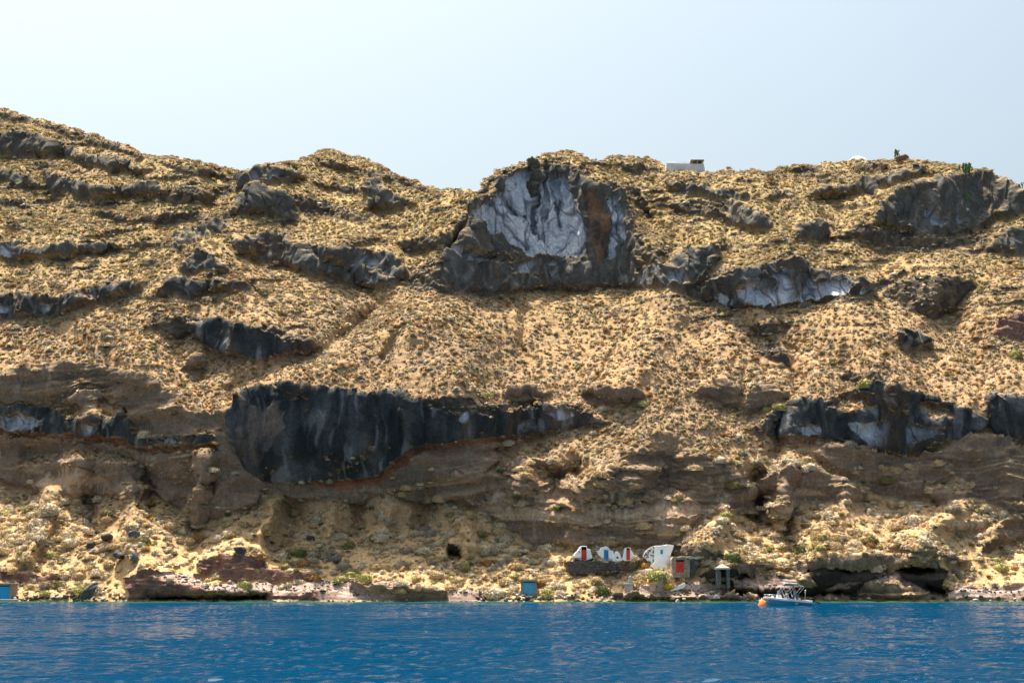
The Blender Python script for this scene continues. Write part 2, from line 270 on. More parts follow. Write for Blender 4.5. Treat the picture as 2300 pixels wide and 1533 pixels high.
def samp(M, u, v, order=1):
    x = np.clip((np.asarray(u) - RU0) / RS, 0, RW - 1.001); y = np.clip((np.asarray(v) - RV0) / RS, 0, RH - 1.001)
    xi = x.astype(int); yi = y.astype(int); fx = (x - xi); fy = (y - yi)
    return (M[yi, xi] * (1 - fx) + M[yi, xi + 1] * fx) * (1 - fy) + (M[yi + 1, xi] * (1 - fx) + M[yi + 1, xi + 1] * fx) * fy
# ------------------------------------------------------------------ depth of the slope by least squares on log depth
VB = 1350.0                                       # water line row
SB = ray(1150, VB)[1]; Y_SHORE = -CAMH / SB
def solve():
    L = None
    for st in (32, 16, 8, 4):
        us = np.arange(-400, 2701, st, dtype=float); vs_ = np.arange(176, VB + 1, st, dtype=float)
        vs_ = np.linspace(176, VB, len(vs_)); U, V = np.meshgrid(us, vs_)
        Vm = .5 * (V[1:] + V[:-1]); Um = U[1:]
        c = 0
        for ou in (-.3, 0, .3):
            for ov in (-.3, 0, .3): c = c + samp(c_map, Um + ou * st, Vm + ov * st) / 9
        m = samp((mat_map > 0).astype(np.float32), Um, Vm)
        s = ray(1150, V)[1]; sm = .5 * (s[1:] + s[:-1])
        g = c * (s[:-1] - s[1:]) / np.clip(1 - c * sm, .3, 9)
        wv = 1 + 3 * m
        wu = .10 * np.ones_like(U[:, 1:])
        if L is None: L = np.full(U.shape, math.log(Y_SHORE)); L[:-1] += np.cumsum(g[::-1], 0)[::-1]
        else:
            px = np.linspace(0, L.shape[1] - 1, U.shape[1]); py = np.linspace(0, L.shape[0] - 1, U.shape[0])
            xi = np.minimum(px.astype(int), L.shape[1] - 2); fx = px - xi; yi = np.minimum(py.astype(int), L.shape[0] - 2); fy = (py - yi)[:, None]
            A = L[:, xi] * (1 - fx) + L[:, xi + 1] * fx; L = A[yi] * (1 - fy) + A[yi + 1] * fy
        L[-1] = math.log(Y_SHORE)
        free = np.ones_like(L); free[-1] = 0
        def grad(Lx):
            r = np.zeros_like(Lx); a = wv * (Lx[:-1] - Lx[1:]); r[:-1] += a; r[1:] -= a
            b = wu * (Lx[:, 1:] - Lx[:, :-1]); r[:, 1:] += b; r[:, :-1] -= b
            return r * free
        b = np.zeros_like(L); a = wv * g; b[:-1] += a; b[1:] -= a; b *= free
        r = b - grad(L); p = r.copy(); rs = (r * r).sum()
        for it in range(260):
            Ap = grad(p); al = rs / (p * Ap).sum(); L = L + al * p; r -= al * Ap; rn = (r * r).sum()
            if rn < 1e-13 * L.size: break
            p = r + rn / rs * p; rs = rn
    return L, us, vs_
LG, LUS, LVS = solve()
def logdepth(u, v):
    """cubic lookup of the solved log depth"""
    x = (np.asarray(u, float) - LUS[0]) / (LUS[1] - LUS[0]); y = (np.asarray(v, float) - LVS[0]) / (LVS[1] - LVS[0])
    x = np.clip(x, 1, LG.shape[1] - 2.001); y = np.clip(y, 0, LG.shape[0] - 1.0001)
    xi = x.astype(int); yi = y.astype(int); fx = x - xi; fy = y - yi
    def cw(f): return (1 - f) ** 3 / 6, (3 * f ** 3 - 6 * f * f + 4) / 6, (-3 * f ** 3 + 3 * f * f + 3 * f + 1) / 6, f ** 3 / 6
    a = cw(fx); b = cw(fy); o = 0
    for j in range(4):
        yy = np.clip(yi + j - 1, 0, LG.shape[0] - 1)
        for i in range(4): o = o + a[i] * b[j] * LG[yy, np.clip(xi + i - 1, 0, LG.shape[1] - 1)]
    return o
print('shore', Y_SHORE, 'depth range', math.exp(LG.min()), math.exp(LG.max()))
# ------------------------------------------------------------------ terrain mesh
def terrain():
    us = np.concatenate([np.linspace(-400, -40, 60, endpoint=False), np.linspace(-40, 2340, 1500), np.linspace(2346, 2700, 60)])
    NU, NV = len(us), 760
    skyv = np.interp(us, [p[0] for p in SKY_LINE], [p[1] for p in SKY_LINE])
    flat = 1 - sstep(1870, 1890, us) * sstep(1985, 1965, us) - sstep(1485, 1495, us) * sstep(1595, 1585, us)
    skyv = skyv + flat * (3.0 * pn(us / 14, 0 * us, 0, 40) + 2.0 * pn(us / 5, 0 * us, 0, 41) + 4 * pn(us / 45, 0 * us, 0, 42)) + (1 - flat) * 3
    t = np.linspace(0, 1, NV)[:, None]
    V = skyv[None, :] * (1 - t) + VB * t; U = np.broadcast_to(us[None, :], V.shape)
    L = logdepth(U, V)
    Y = np.exp(L) + samp(cre_map, U, V)
    a, s = ray(U, V)
    P = np.stack([a * Y, Y, CAMH + s * Y], -1).astype(np.float32)
    wts = [samp((mat_map == k).astype(np.float32), U, V) for k in range(len(MATS))]
    for _ in range(1):
        pass
    _x, _y, _z = a * Y, Y, CAMH + s * Y
    for kk_, lo, hi in ((2, -.42, -.12), (9, -.35, .1)):          # pale and tan faces fray into the dark rock
        keep = sstep(lo, hi, fbm(_x / 5, _y / 5, _z / 7, 3, 220 + kk_) + (.8 * sstep(.55, .95, samp(thick_map, U, V)) - .5 if kk_ == 9 else 0) + (np.where((U > 1040) & (U < 1420) & (V < 600), .25, -.12) if kk_ == 2 else 0))
        wts[1] = wts[1] + wts[kk_] * (1 - keep); wts[kk_] = wts[kk_] * keep
    Wt = np.stack(wts, -1)
    X0, Y0, Z0 = P[..., 0], P[..., 1], P[..., 2]
    def normals(P):
        du = np.gradient(P, axis=1); dv = np.gradient(P, axis=0)
        n = np.cross(dv, du); n /= np.linalg.norm(n, axis=-1)[..., None] + 1e-9
        return n
    # smooth normal for displacement
    N = normals(P)
    k = 4
    Ns = N.copy()
    for ax in (0, 1):
        acc = 0
        for o in range(-k, k + 1): acc = acc + np.roll(Ns, o, ax)
        Ns = acc
    Ns /= np.linalg.norm(Ns, axis=-1)[..., None] + 1e-9
    if Ns[400, 700, 1] > 0: Ns = -Ns
    wS, wD, wP, wB, wR, wO, wM, wK, wL, wT, wX, wY = [Wt[..., i] for i in range(12)]
    rock = 1 - wS
    lava = wD + wT + wO
    thick = sstep(.45, 1.0, samp(thick_map, U, V))
    # lava: vertical flutes + broken blocks
    q = fbm(X0 / 7, Y0 / 7, Z0 / 16, 3, 50, True)
    bl = fbm(X0 / 2.6, Y0 / 2.6, Z0 / 3.4, 3, 54, True)
    q2 = 1 - 2 * np.abs(pn(X0 / 3.2 + .8 * pn(X0 / 9, Y0 / 9, Z0 / 9, 57), Y0 / 5, Z0 / 11 + X0 / 30, 56))
    dD = 2.0 * q + .7 * q2 + 1.3 * pn(X0 / 12, Y0 / 12, Z0 / 15, 58)
    blk = bl + .8 * pn(X0 / 1.1, Y0 / 1.1, Z0 / 1.3, 59)
    dP = .9 * fbm(X0 / 9, Y0 / 9, Z0 / 14, 2, 60) - .6 * sstep(.80, .97, 1 - np.abs(pn(X0 / 4.2 + .35 * Z0 / 8, Y0 / 6, Z0 / 11, 62))) - .35 * sstep(.85, .97, 1 - np.abs(pn(X0 / 2.2, Y0 / 3, Z0 / 4, 63)))
    zz = Z0 + 2.4 * pn(X0 / 26, Y0 / 26, 0, 66) + .5 * pn(X0 / 7, Y0 / 7, Z0 / 7, 65)
    sm_ = sstep(-.35, .35, pn(X0 / 20, Y0 / 20, Z0 / 6, 64))
    st = pn(X0 / 60, zz / 1.5, 0, 67) * .9 + pn(X0 / 25, zz / .55, 0, 68) * .45
    dB = 1.0 * st * (.25 + .75 * sm_) + 2.1 * fbm(X0 / 13, Y0 / 13, Z0 / 6, 3, 69, True) + 1.1 * fbm(X0 / 9, Y0 / 9, Z0 / 6, 3, 70) + .3 * fbm(X0 / 1.6, Y0 / 1.6, Z0 / 2.5, 2, 72)
    dK = 1.0 * fbm(X0 / 4.5, Y0 / 4.5, Z0 / 4.5, 4, 74, True) + .55 * pn(X0 / 1.2, Y0 / 1.2, Z0 / 1.2, 79)
    dM = dK * .6 + .5 * st
    dS = .75 * fbm(X0 / 7, Y0 / 7, Z0 / 7, 3, 80) + .24 * fbm(X0 / 1.3, Y0 / 1.3, Z0 / 1.3, 2, 83)
    dL = .5 * st + .45 * fbm(X0 / 4, Y0 / 4, Z0 / 2, 3, 85)
    th = .30 + .70 * thick; dD = dD * th + .6 * blk * (1.15 - .6 * thick) + .45 * th * sstep(-.5, .5, pn(X0 / 1.1 + 1.6 * pn(X0 / 5, Y0 / 5, Z0 / 7, 155), Y0 / 2, Z0 / 5.5, 156)); dK = dK * (.45 + .55 * thick); dB = dB * (.5 + .5 * thick)
    D = wS * dS + lava * dD * .8 + wP * dP * .85 + wB * dB * .9 + wR * dB * .4 + wM * dM + (wX * .7 + wY * .5) * dB + wK * dK * .9 + wL * dL
    D = np.clip(D, -4, 3.6)
    edge = sstep(1350, 1340, V) * .9 + .1
    P = P + Ns * (D * edge)[..., None]
    # albedo
    def C(r, g, b): return np.array([r, g, b], np.float32)
    def mix(a, b, f): return a * (1 - f[..., None]) + b * f[..., None]
    n_a = fbm(X0 / 18, Y0 / 18, Z0 / 18, 3, 90); n_b = fbm(X0 / 2.2, Y0 / 2.2, Z0 / 2.2, 3, 93); n_c = pn(X0 / .7, Y0 / .7, Z0 / .7, 96)
    cs = mix(C(.44, .28, .155), C(.37, .245, .14), sstep(-.4, .5, n_a))
    upper = sstep(30, 75, Z0); cs = mix(cs, C(.34, .25, .115), upper * .85)
    low = sstep(18, 4, Z0); cs = mix(cs, C(.62, .405, .205), low * .9)
    cs = mix(cs, C(.26, .18, .10), sstep(.15, .6, n_b) * .55 * (1 - .7 * low))
    cs = mix(cs, C(.50, .39, .26), sstep(.35, .7, n_c) * .4)
    cs = mix(cs, C(.22, .165, .12), sstep(.1, .5, fbm(X0 / 26, Y0 / 26, Z0 / 12, 3, 145)) * .5 * (1 - .8 * low))
    cD = mix(C(.030, .035, .038), C(.10, .107, .112), sstep(-.3, .6, fbm(X0 / 3, Y0 / 3, Z0 / 9, 3, 100)))
    cD = mix(cD, C(.125, .085, .058), sstep(.0, .55, fbm(X0 / 6, Y0 / 6, Z0 / 10, 3, 104)) * .8)
    cD = mix(cD, C(.17, .125, .08), sstep(.75, .15, thick + .3 * n_b) * .75)
    wz = X0 / 1.1 + 1.6 * pn(X0 / 5, Y0 / 5, Z0 / 7, 155); sk = pn(wz, Y0 / 2, Z0 / 5.5, 156)
    cD = mix(cD, C(.03, .033, .036), sstep(.15, .55, sk) * .7); cD = mix(cD, C(.24, .24, .25), sstep(.25, .6, -sk) * .55)
    cD = mix(cD, C(.20, .21, .23), sstep(.25, .6, fbm(X0 / 4, Y0 / 4, Z0 / 7, 3, 147)) * .5)
    cP = mix(C(.46, .49, .55), C(.68, .69, .73), sstep(-.5, .5, fbm(X0 / 3, Y0 / 3, Z0 / 7, 3, 108)))
    wx = X0 + 1.5 * pn(X0 / 5, Y0 / 5, Z0 / 5, 140); ck = np.maximum(sstep(.90, .985, 1 - np.abs(pn(wx / 4.5 + Z0 / 30, Y0 / 8, Z0 / 14, 141))), .8 * sstep(.92, .99, 1 - np.abs(pn(wx / 2.5, Y0 / 6, Z0 / 4.5, 142))))
    jc, ic = int(np.argmin(np.abs(us - 1225))), int(np.argmin(np.abs(V[:, int(np.argmin(np.abs(us - 1225)))] - 590)))
    dx_, dz_ = X0 - X0[ic, jc], Z0 - Z0[ic, jc]; ang = np.arctan2(dx_, dz_ + .01) + .05 * pn(X0 / 4, Z0 / 4, 0, 160); rad = np.sqrt(dx_ ** 2 + dz_ ** 2); near = sstep(26, 18, rad)
    cP = mix(cP, C(.20, .22, .27), sstep(-.1, .5, fbm(X0 / 7, Y0 / 7, Z0 / 12, 2, 143)) * .35)
    fan = pn(ang * 9, rad / 9, 0, 161); cP = mix(cP, C(.10, .11, .13), near * sstep(.25, .6, fan) * .75); cP = mix(cP, C(.80, .80, .83), near * sstep(.15, .5, -fan) * .6); cP = mix(cP, C(.09, .095, .11), ck * .8)
    cP = mix(cP, C(.25, .19, .17), sstep(.15, .6, fbm(X0 / 5, Y0 / 5, Z0 / 8, 3, 112)) * .6)
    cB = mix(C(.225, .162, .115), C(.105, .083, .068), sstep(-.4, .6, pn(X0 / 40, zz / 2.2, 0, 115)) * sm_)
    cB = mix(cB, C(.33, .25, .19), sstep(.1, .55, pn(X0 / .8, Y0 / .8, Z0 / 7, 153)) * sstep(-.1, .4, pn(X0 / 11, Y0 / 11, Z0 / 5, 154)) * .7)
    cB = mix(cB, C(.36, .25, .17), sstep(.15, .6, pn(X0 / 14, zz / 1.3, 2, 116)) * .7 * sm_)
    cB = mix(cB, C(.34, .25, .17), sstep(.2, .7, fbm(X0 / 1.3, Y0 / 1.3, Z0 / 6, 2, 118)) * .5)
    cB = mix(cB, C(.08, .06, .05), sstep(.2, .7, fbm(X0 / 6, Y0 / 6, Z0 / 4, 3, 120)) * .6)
    cR = mix(C(.19, .085, .05), C(.33, .14, .075), sstep(-.3, .5, n_b))
    cO = mix(C(.20, .115, .07), C(.08, .065, .055), sstep(-.35, .15, fbm(X0 / 1.5, Y0 / 1.5, Z0 / 12, 3, 124)))
    cM = mix(C(.26, .14, .11), C(.15, .09, .085), sstep(-.3, .4, n_b))
    cK = mix(C(.075, .066, .055), C(.16, .125, .085), sstep(-.3, .5, fbm(X0 / 2.5, Y0 / 2.5, Z0 / 2.5, 3, 128)))
    cL = mix(C(.46, .34, .29), C(.30, .19, .15), sstep(-.1, .6, pn(X0 / 12, zz / .7, 0, 132) + n_b * .5))
    cT = mix(C(.17, .135, .115), C(.06, .062, .07), sstep(-.3, .3, fbm(X0 / 2.5, Y0 / 2.5, Z0 / 8, 3, 136)))
    drip = sstep(-.05, .45, pn(X0 / .55, Y0 / .6, Z0 / 6, 170) + .6 * pn(X0 / 8, Y0 / 8, Z0 / 3, 171))
    cY = mix(C(.44, .31, .205), C(.20, .145, .105), sstep(-.25, .45, pn(X0 / 30, zz / .9, 0, 151) * .8 + pn(X0 / 9, Y0 / 9, Z0 / 4, 152) * .8))
    cY = mix(cY, C(.52, .40, .29), drip * .6)
    cX = mix(C(.03, .026, .023), C(.085, .066, .052), sstep(-.2, .5, pn(X0 / 9, zz / 1.1, 0, 150) + .4 * n_b))  # dark cave rock, darkened further to deepen the shade in hollows and undercuts
    cD = mix(cD, C(.16, .145, .12), sstep(38, 72, Z0) * .45)  # upper lava browner; also paled with height to stand for haze
    col = 0
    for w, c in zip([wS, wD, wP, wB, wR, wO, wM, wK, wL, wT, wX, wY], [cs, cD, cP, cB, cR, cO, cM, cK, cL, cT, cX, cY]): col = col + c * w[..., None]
    # dry grass on ledges of the rock where the face turns up
    N2 = normals(P); up = np.abs(N2[..., 2])
    g = sstep(.62, .85, up) * rock * (1 - wL) * (1 - wP) * (1 - wX) * .75
    col = mix(col, cs * .85, g)
    # wave-washed dark foot and pale tide line
    wet = sstep(.9, .25, P[..., 2]); col = mix(col, col * .45, wet * .9)
    tide = sstep(.28, .1, P[..., 2]) * sstep(.0, .3, n_b + .25); col = mix(col, C(.42, .38, .24), tide * .8)
    # back side and foot (below water)
    rows, cols = [P], [col]
    top = P[0]; back = []
    for dy, dz in ((60, -14), (24, -3.5), (8, -.2), (2.5, .25)):
        b = top.copy(); b[:, 1] += dy; b[:, 2] += dz + (0 if dy < 5 else .6 * pn(us / 30, 0 * us, dy, 7)); back.append(b)
    foot = []
    for dy, dz in ((-.6, -.5), (-2.5, -1.2), (-8, -2.4)):
        b = P[-1].copy(); b[:, 1] += dy; b[:, 2] = dz; foot.append(b)
    PP = np.concatenate([np.stack(back), P, np.stack(foot)], 0); CC = np.concatenate([np.repeat(cs[:1], 4, 0), col, np.repeat(col[-1:] * .6, 3, 0)], 0)
    nr = PP.shape[0]
    verts = PP.reshape(-1, 3)
    idx = np.arange(nr * NU).reshape(nr, NU)
    f = np.stack([idx[:-1, :-1], idx[1:, :-1], idx[1:, 1:], idx[:-1, 1:]], -1).reshape(-1, 4)
    me = np_mesh('hillside', verts, f, CC.reshape(-1, 3), smooth=True)
    return me, PP, Wt, U, V, P, N2, us
def np_mesh(name, verts, faces, colors=None, smooth=False):
    me = bpy.data.meshes.new(name); n = len(verts); k = faces.shape[1]
    me.vertices.add(n); me.vertices.foreach_set('co', np.ascontiguousarray(verts, np.float32).ravel())
    me.loops.add(len(faces) * k); me.loops.foreach_set('vertex_index', np.ascontiguousarray(faces, np.int32).ravel())
    me.polygons.add(len(faces)); me.polygons.foreach_set('loop_start', np.arange(0, len(faces) * k, k, dtype=np.int32))
    me.polygons.foreach_set('loop_total', np.full(len(faces), k, np.int32))
    if smooth: me.polygons.foreach_set('use_smooth', np.ones(len(faces), bool))
    me.update(calc_edges=True)
    if colors is not None:
        at_ = me.color_attributes.new('Col', 'FLOAT_COLOR', 'POINT')
        c4 = np.ones((n, 4), np.float32); c4[:, :3] = np.clip(colors, 0, 1); at_.data.foreach_set('color', c4.ravel())
    return me
def link(name, me, mat=None, parent=None):
    o = bpy.data.objects.new(name, me); sc.collection.objects.link(o)
    if mat is not None and me is not None and not me.materials: me.materials.append(mat)
    if parent is not None: o.parent = parent
    return o
def tag(o, label=None, cat=None, group=None, kind=None):
    if label: o['label'] = label
    if cat:
        o['category'] = cat
        if not kind: o['kind'] = 'thing'
    if group: o['group'] = group
    if kind: o['kind'] = kind
    return o
# ------------------------------------------------------------------ materials
def new_mat(name, col=(.5, .5, .5), rough=.8, spec=.3, metal=0):
    m = bpy.data.materials.new(name); m.use_nodes = True; b = m.node_tree.nodes['Principled BSDF']
    b.inputs['Base Color'].default_value = (*col, 1); b.inputs['Roughness'].default_value = rough
    b.inputs['Specular IOR Level'].default_value = spec; b.inputs['Metallic'].default_value = metal
    return m
def noisy(m, scale=3.0, amt=.35, bump=0.0, bscale=None, base=None, attr=None, detail=5, stretch=None):
    nt = m.node_tree; N, Lk = nt.nodes, nt.links; b = N['Principled BSDF']
    tc = N.new('ShaderNodeTexCoord'); mp = N.new('ShaderNodeMapping'); Lk.new(tc.outputs['Object'], mp.inputs[0])
    if stretch: mp.inputs['Scale'].default_value = stretch
    nz = N.new('ShaderNodeTexNoise'); nz.inputs['Scale'].default_value = scale; nz.inputs['Detail'].default_value = detail; nz.inputs['Roughness'].default_value = .65
    Lk.new(mp.outputs[0], nz.inputs['Vector'])
    mr = N.new('ShaderNodeMapRange'); mr.inputs['From Min'].default_value = .3; mr.inputs['From Max'].default_value = .7
    mr.inputs['To Min'].default_value = 1 - amt; mr.inputs['To Max'].default_value = 1 + amt; Lk.new(nz.outputs['Fac'], mr.inputs['Value'])
    mx = N.new('ShaderNodeVectorMath'); mx.operation = 'MULTIPLY'
    if attr:
        a = N.new('ShaderNodeAttribute'); a.attribute_name = attr; Lk.new(a.outputs['Color'], mx.inputs[0])
    else: mx.inputs[0].default_value = b.inputs['Base Color'].default_value[:3]
    Lk.new(mr.outputs[0], mx.inputs[1]); Lk.new(mx.outputs[0], b.inputs['Base Color'])
    if bump:
        bp = N.new('ShaderNodeBump'); bp.inputs['Strength'].default_value = 1; bp.inputs['Distance'].default_value = bump
        n2 = N.new('ShaderNodeTexNoise'); n2.inputs['Scale'].default_value = bscale or scale; n2.inputs['Detail'].default_value = 6; n2.inputs['Roughness'].default_value = .7
        Lk.new(mp.outputs[0], n2.inputs['Vector']); Lk.new(n2.outputs['Fac'], bp.inputs['Height']); Lk.new(bp.outputs[0], b.inputs['Normal'])
    return m
M_TERRAIN = noisy(new_mat('rock_and_dry_soil', rough=.95, spec=.08), 2.4, .38, .35, 1.3, attr='Col', detail=8)
me, PP, WT, TU, TV, TP, TN, TUS = terrain()
hill = tag(link('hillside', me, M_TERRAIN), 'steep dry volcanic hillside with dark lava cliffs and brown tuff bands', None, None, 'structure')
TP_SKY = TV[0]
def ground(u, v):
    """point of the finished slope seen at a place of the photograph, with its normal"""
    j = int(np.argmin(np.abs(TUS - u))); col = TV[:, j]; i = int(np.argmin(np.abs(col - v)))
    n = TN[i, j]; n = n if n[2] > 0 else -n
    return Vector(TP[i, j].tolist()), Vector(n.tolist())
# ------------------------------------------------------------------ water
def water():
    m = new_mat('sea_water', (.003, .055, .16), .03, .17); nt = m.node_tree; N, Lk = nt.nodes, nt.links; b = N['Principled BSDF']
    b.inputs['IOR'].default_value = 1.33
    geo = N.new('ShaderNodeNewGeometry'); sep = N.new('ShaderNodeSeparateXYZ'); Lk.new(geo.outputs['Position'], sep.inputs[0])
    n0 = N.new('ShaderNodeTexNoise'); n0.inputs['Scale'].default_value = .05; n0.inputs['Detail'].default_value = 3; Lk.new(geo.outputs['Position'], n0.inputs['Vector'])
    ad = N.new('ShaderNodeMath'); ad.operation = 'MULTIPLY_ADD'; ad.inputs[1].default_value = 26; Lk.new(n0.outputs['Fac'], ad.inputs[0]); Lk.new(sep.outputs['Y'], ad.inputs[2])
    mr = N.new('ShaderNodeMapRange'); mr.inputs['From Min'].default_value = Y_SHORE - 10; mr.inputs['From Max'].default_value = Y_SHORE + 14; Lk.new(ad.outputs[0], mr.inputs['Value'])
    cr = N.new('ShaderNodeValToRGB'); Lk.new(mr.outputs[0], cr.inputs[0])
    e = cr.color_ramp.elements; e[0].color = (.0003, .032, .082, 1); e[0].position = 0; e[1].color = (.045, .10, .05, 1); e[1].position = 1
    x = cr.color_ramp.elements.new(.45); x.color = (.001, .042, .07, 1)
    Lk.new(cr.outputs[0], b.inputs['Base Color'])
    acc = None
    for lx, ly, amp, rot, det, lo in ((.9, .6, .34, -.1, 3, 1), (.3, .2, .16, .15, 2, 0)):
        mp = N.new('ShaderNodeMapping'); mp.inputs['Scale'].default_value = (1 / lx, 1 / ly, 1); mp.inputs['Rotation'].default_value = (0, 0, rot); Lk.new(geo.outputs['Position'], mp.inputs[0])
        nz = N.new('ShaderNodeTexNoise'); nz.inputs['Scale'].default_value = 1; nz.inputs['Detail'].default_value = det; nz.inputs['Roughness'].default_value = .55; Lk.new(mp.outputs[0], nz.inputs['Vector'])
        sb = N.new('ShaderNodeVectorMath'); sb.operation = 'SUBTRACT'; sb.inputs[1].default_value = (.5, .5, .5); Lk.new(nz.outputs['Color'], sb.inputs[0])
        ml = N.new('ShaderNodeVectorMath'); ml.operation = 'MULTIPLY'; ml.inputs[1].default_value = (amp * .7, amp, 0); Lk.new(sb.outputs[0], ml.inputs[0])
        if acc is None: acc = ml
        else: ad2 = N.new('ShaderNodeVectorMath'); ad2.operation = 'ADD'; Lk.new(acc.outputs[0], ad2.inputs[0]); Lk.new(ml.outputs[0], ad2.inputs[1]); acc = ad2
    gn = N.new('ShaderNodeTexNoise'); gn.inputs['Scale'].default_value = .022; gn.inputs['Detail'].default_value = 3; Lk.new(geo.outputs['Position'], gn.inputs['Vector'])
    gm = N.new('ShaderNodeMapRange'); gm.inputs['From Min'].default_value = .35; gm.inputs['From Max'].default_value = .65; gm.inputs['To Min'].default_value = .3; gm.inputs['To Max'].default_value = 1.5; Lk.new(gn.outputs['Fac'], gm.inputs['Value'])
    sc_ = N.new('ShaderNodeVectorMath'); sc_.operation = 'SCALE'; Lk.new(acc.outputs[0], sc_.inputs[0]); Lk.new(gm.outputs[0], sc_.inputs['Scale'])
    up = N.new('ShaderNodeVectorMath'); up.operation = 'ADD'; up.inputs[1].default_value = (0, 0, 1); Lk.new(sc_.outputs[0], up.inputs[0])
    nm = N.new('ShaderNodeVectorMath'); nm.operation = 'NORMALIZE'; Lk.new(up.outputs[0], nm.inputs[0]); Lk.new(nm.outputs[0], b.inputs['Normal'])
    b.inputs['Specular IOR Level'].default_value = 0; b.inputs['Roughness'].default_value = 1
    gls = N.new('ShaderNodeBsdfGlossy'); gls.inputs['Roughness'].default_value = .03; Lk.new(nm.outputs[0], gls.inputs['Normal'])
    fr = N.new('ShaderNodeFresnel'); fr.inputs['IOR'].default_value = 1.33; Lk.new(nm.outputs[0], fr.inputs['Normal'])
    # a rough sea hides its own most grazing facets, so its mirror share stays below a flat sheet's
    f2 = N.new('ShaderNodeMapRange'); f2.inputs['From Min'].default_value = .02; f2.inputs['From Max'].default_value = .75; f2.inputs['To Min'].default_value = .015; f2.inputs['To Max'].default_value = .40; Lk.new(fr.outputs[0], f2.inputs['Value'])
    mxs = N.new('ShaderNodeMixShader'); Lk.new(f2.outputs[0], mxs.inputs[0]); Lk.new(b.outputs[0], mxs.inputs[1]); Lk.new(gls.outputs[0], mxs.inputs[2]); Lk.new(mxs.outputs[0], N['Material Output'].inputs['Surface'])
    ys = [40.0]
    while ys[-1] < Y_SHORE + 4: ys.append(ys[-1] + .20 + .0011 * (ys[-1] - 40))
    ys = np.array([-1500, -200, 0, 20, 34] + ys + [Y_SHORE + 12, Y_SHORE + 30, 280]); xs = np.concatenate([[-2500, -400, -160, -110], np.arange(-88, 88.01, .29), [110, 160, 400, 2500]])
    X, Y = np.meshgrid(xs, ys); fade = sstep(36, 44, Y) * sstep(Y_SHORE + 12, Y_SHORE + 3, Y) * sstep(100, 84, np.abs(X))
    gust = .3 + 1.15 * sstep(-.35, .35, fbm(X / 30, Y / 16, 0, 3, 205)); ca, sa = math.cos(.22), math.sin(.22); A = X * ca + Y * sa; B = -X * sa + Y * ca
    Z = .10 * pn(A / 4.6, B / 2.8, 0, 200) + gust * (.085 * pn(A / 1.7, B / 1.2, 3, 201) + .05 * pn(X / .9, Y / .62, 7, 202))
    Z = Z * fade; idx = np.arange(X.size).reshape(X.shape); f = np.stack([idx[:-1, :-1], idx[:-1, 1:], idx[1:, 1:], idx[1:, :-1]], -1).reshape(-1, 4)
    o = link('water', np_mesh('water', np.stack([X, Y, Z], -1).reshape(-1, 3), f, None, True), m); tag(o, 'deep blue rippled sea in front of the cliffs', None, None, 'structure')
water()
# ------------------------------------------------------------------ small mesh kit
class MB:
    def __init__(s): s.v = []; s.f = []; s.sm = []
    def add(s, vs, fs, smooth=False):
        b = len(s.v); s.v += [tuple(p) for p in vs]; s.f += [tuple(b + i for i in f) for f in fs]; s.sm += [smooth] * len(fs); return s
    def box(s, x0, x1, y0, y1, z0, z1):
        return s.add([(x0,y0,z0),(x1,y0,z0),(x1,y1,z0),(x0,y1,z0),(x0,y0,z1),(x1,y0,z1),(x1,y1,z1),(x0,y1,z1)],
                     [(0,3,2,1),(4,5,6,7),(0,1,5,4),(1,2,6,5),(2,3,7,6),(3,0,4,7)])
    def tube(s, pts, r, n=6, smooth=True):
        pts = [Vector(p) for p in pts]; rr = r if isinstance(r, (list, tuple)) else [r] * len(pts); rings = []
        for i, p in enumerate(pts):
            d = (pts[min(i + 1, len(pts) - 1)] - pts[max(i - 1, 0)]).normalized()
            a = d.orthogonal().normalized() if i == 0 else (a - d * a.dot(d)).normalized()
            b = d.cross(a); rings.append([p + (a * math.cos(t) + b * math.sin(t)) * rr[i] for t in [2 * math.pi * k / n for k in range(n)]])
        vs = [q for rg in rings for q in rg]; fs = []
        for i in range(len(pts) - 1):
            for k in range(n): fs.append((i * n + k, i * n + (k + 1) % n, (i + 1) * n + (k + 1) % n, (i + 1) * n + k))
        fs.append(tuple(range(n - 1, -1, -1))); fs.append(tuple((len(pts) - 1) * n + k for k in range(n)))
        return s.add(vs, fs, smooth)
    def lathe(s, prof, cx=0, cy=0, n=20):
        vs = []; fs = []
        for r, z in prof: vs += [(cx + r * math.cos(2 * math.pi * k / n), cy + r * math.sin(2 * math.pi * k / n), z) for k in range(n)]
        for i in range(len(prof) - 1):
            for k in range(n): fs.append((i * n + k, i * n + (k + 1) % n, (i + 1) * n + (k + 1) % n, (i + 1) * n + k))
        fs.append(tuple(range(n - 1, -1, -1))); fs.append(tuple((len(prof) - 1) * n + k for k in range(n)))
        return s.add(vs, fs, True)
    def prism(s, poly_xz, y0, y1):
        """outline in x,z extruded from y0 (front) to y1 (back)"""
        n = len(poly_xz); ar = sum(poly_xz[i][0] * poly_xz[(i + 1) % n][1] - poly_xz[(i + 1) % n][0] * poly_xz[i][1] for i in range(n))
        if ar < 0: poly_xz = poly_xz[::-1]
        vs = [(x, y0, z) for x, z in poly_xz] + [(x, y1, z) for x, z in poly_xz]
        fs = [tuple(range(n)), tuple(range(2 * n - 1, n - 1, -1))] + [(i, i + n, (i + 1) % n + n, (i + 1) % n) for i in range(n)]
        return s.add(vs, fs)
    def build(s, name, mat, parent=None, origin=(0, 0, 0), bevel=0):
        me = bpy.data.meshes.new(name); o3 = Vector(origin)
        me.from_pydata([tuple(Vector(p) - o3) for p in s.v], [], s.f); me.update()
        me.polygons.foreach_set('use_smooth', s.sm)
        o = link(name, me, mat, parent)
        if parent is None: o.location = origin
        if bevel: m = o.modifiers.new('bevel', 'BEVEL'); m.width = bevel; m.segments = 2
        return o
def setat(o, c): o.location = c; return o
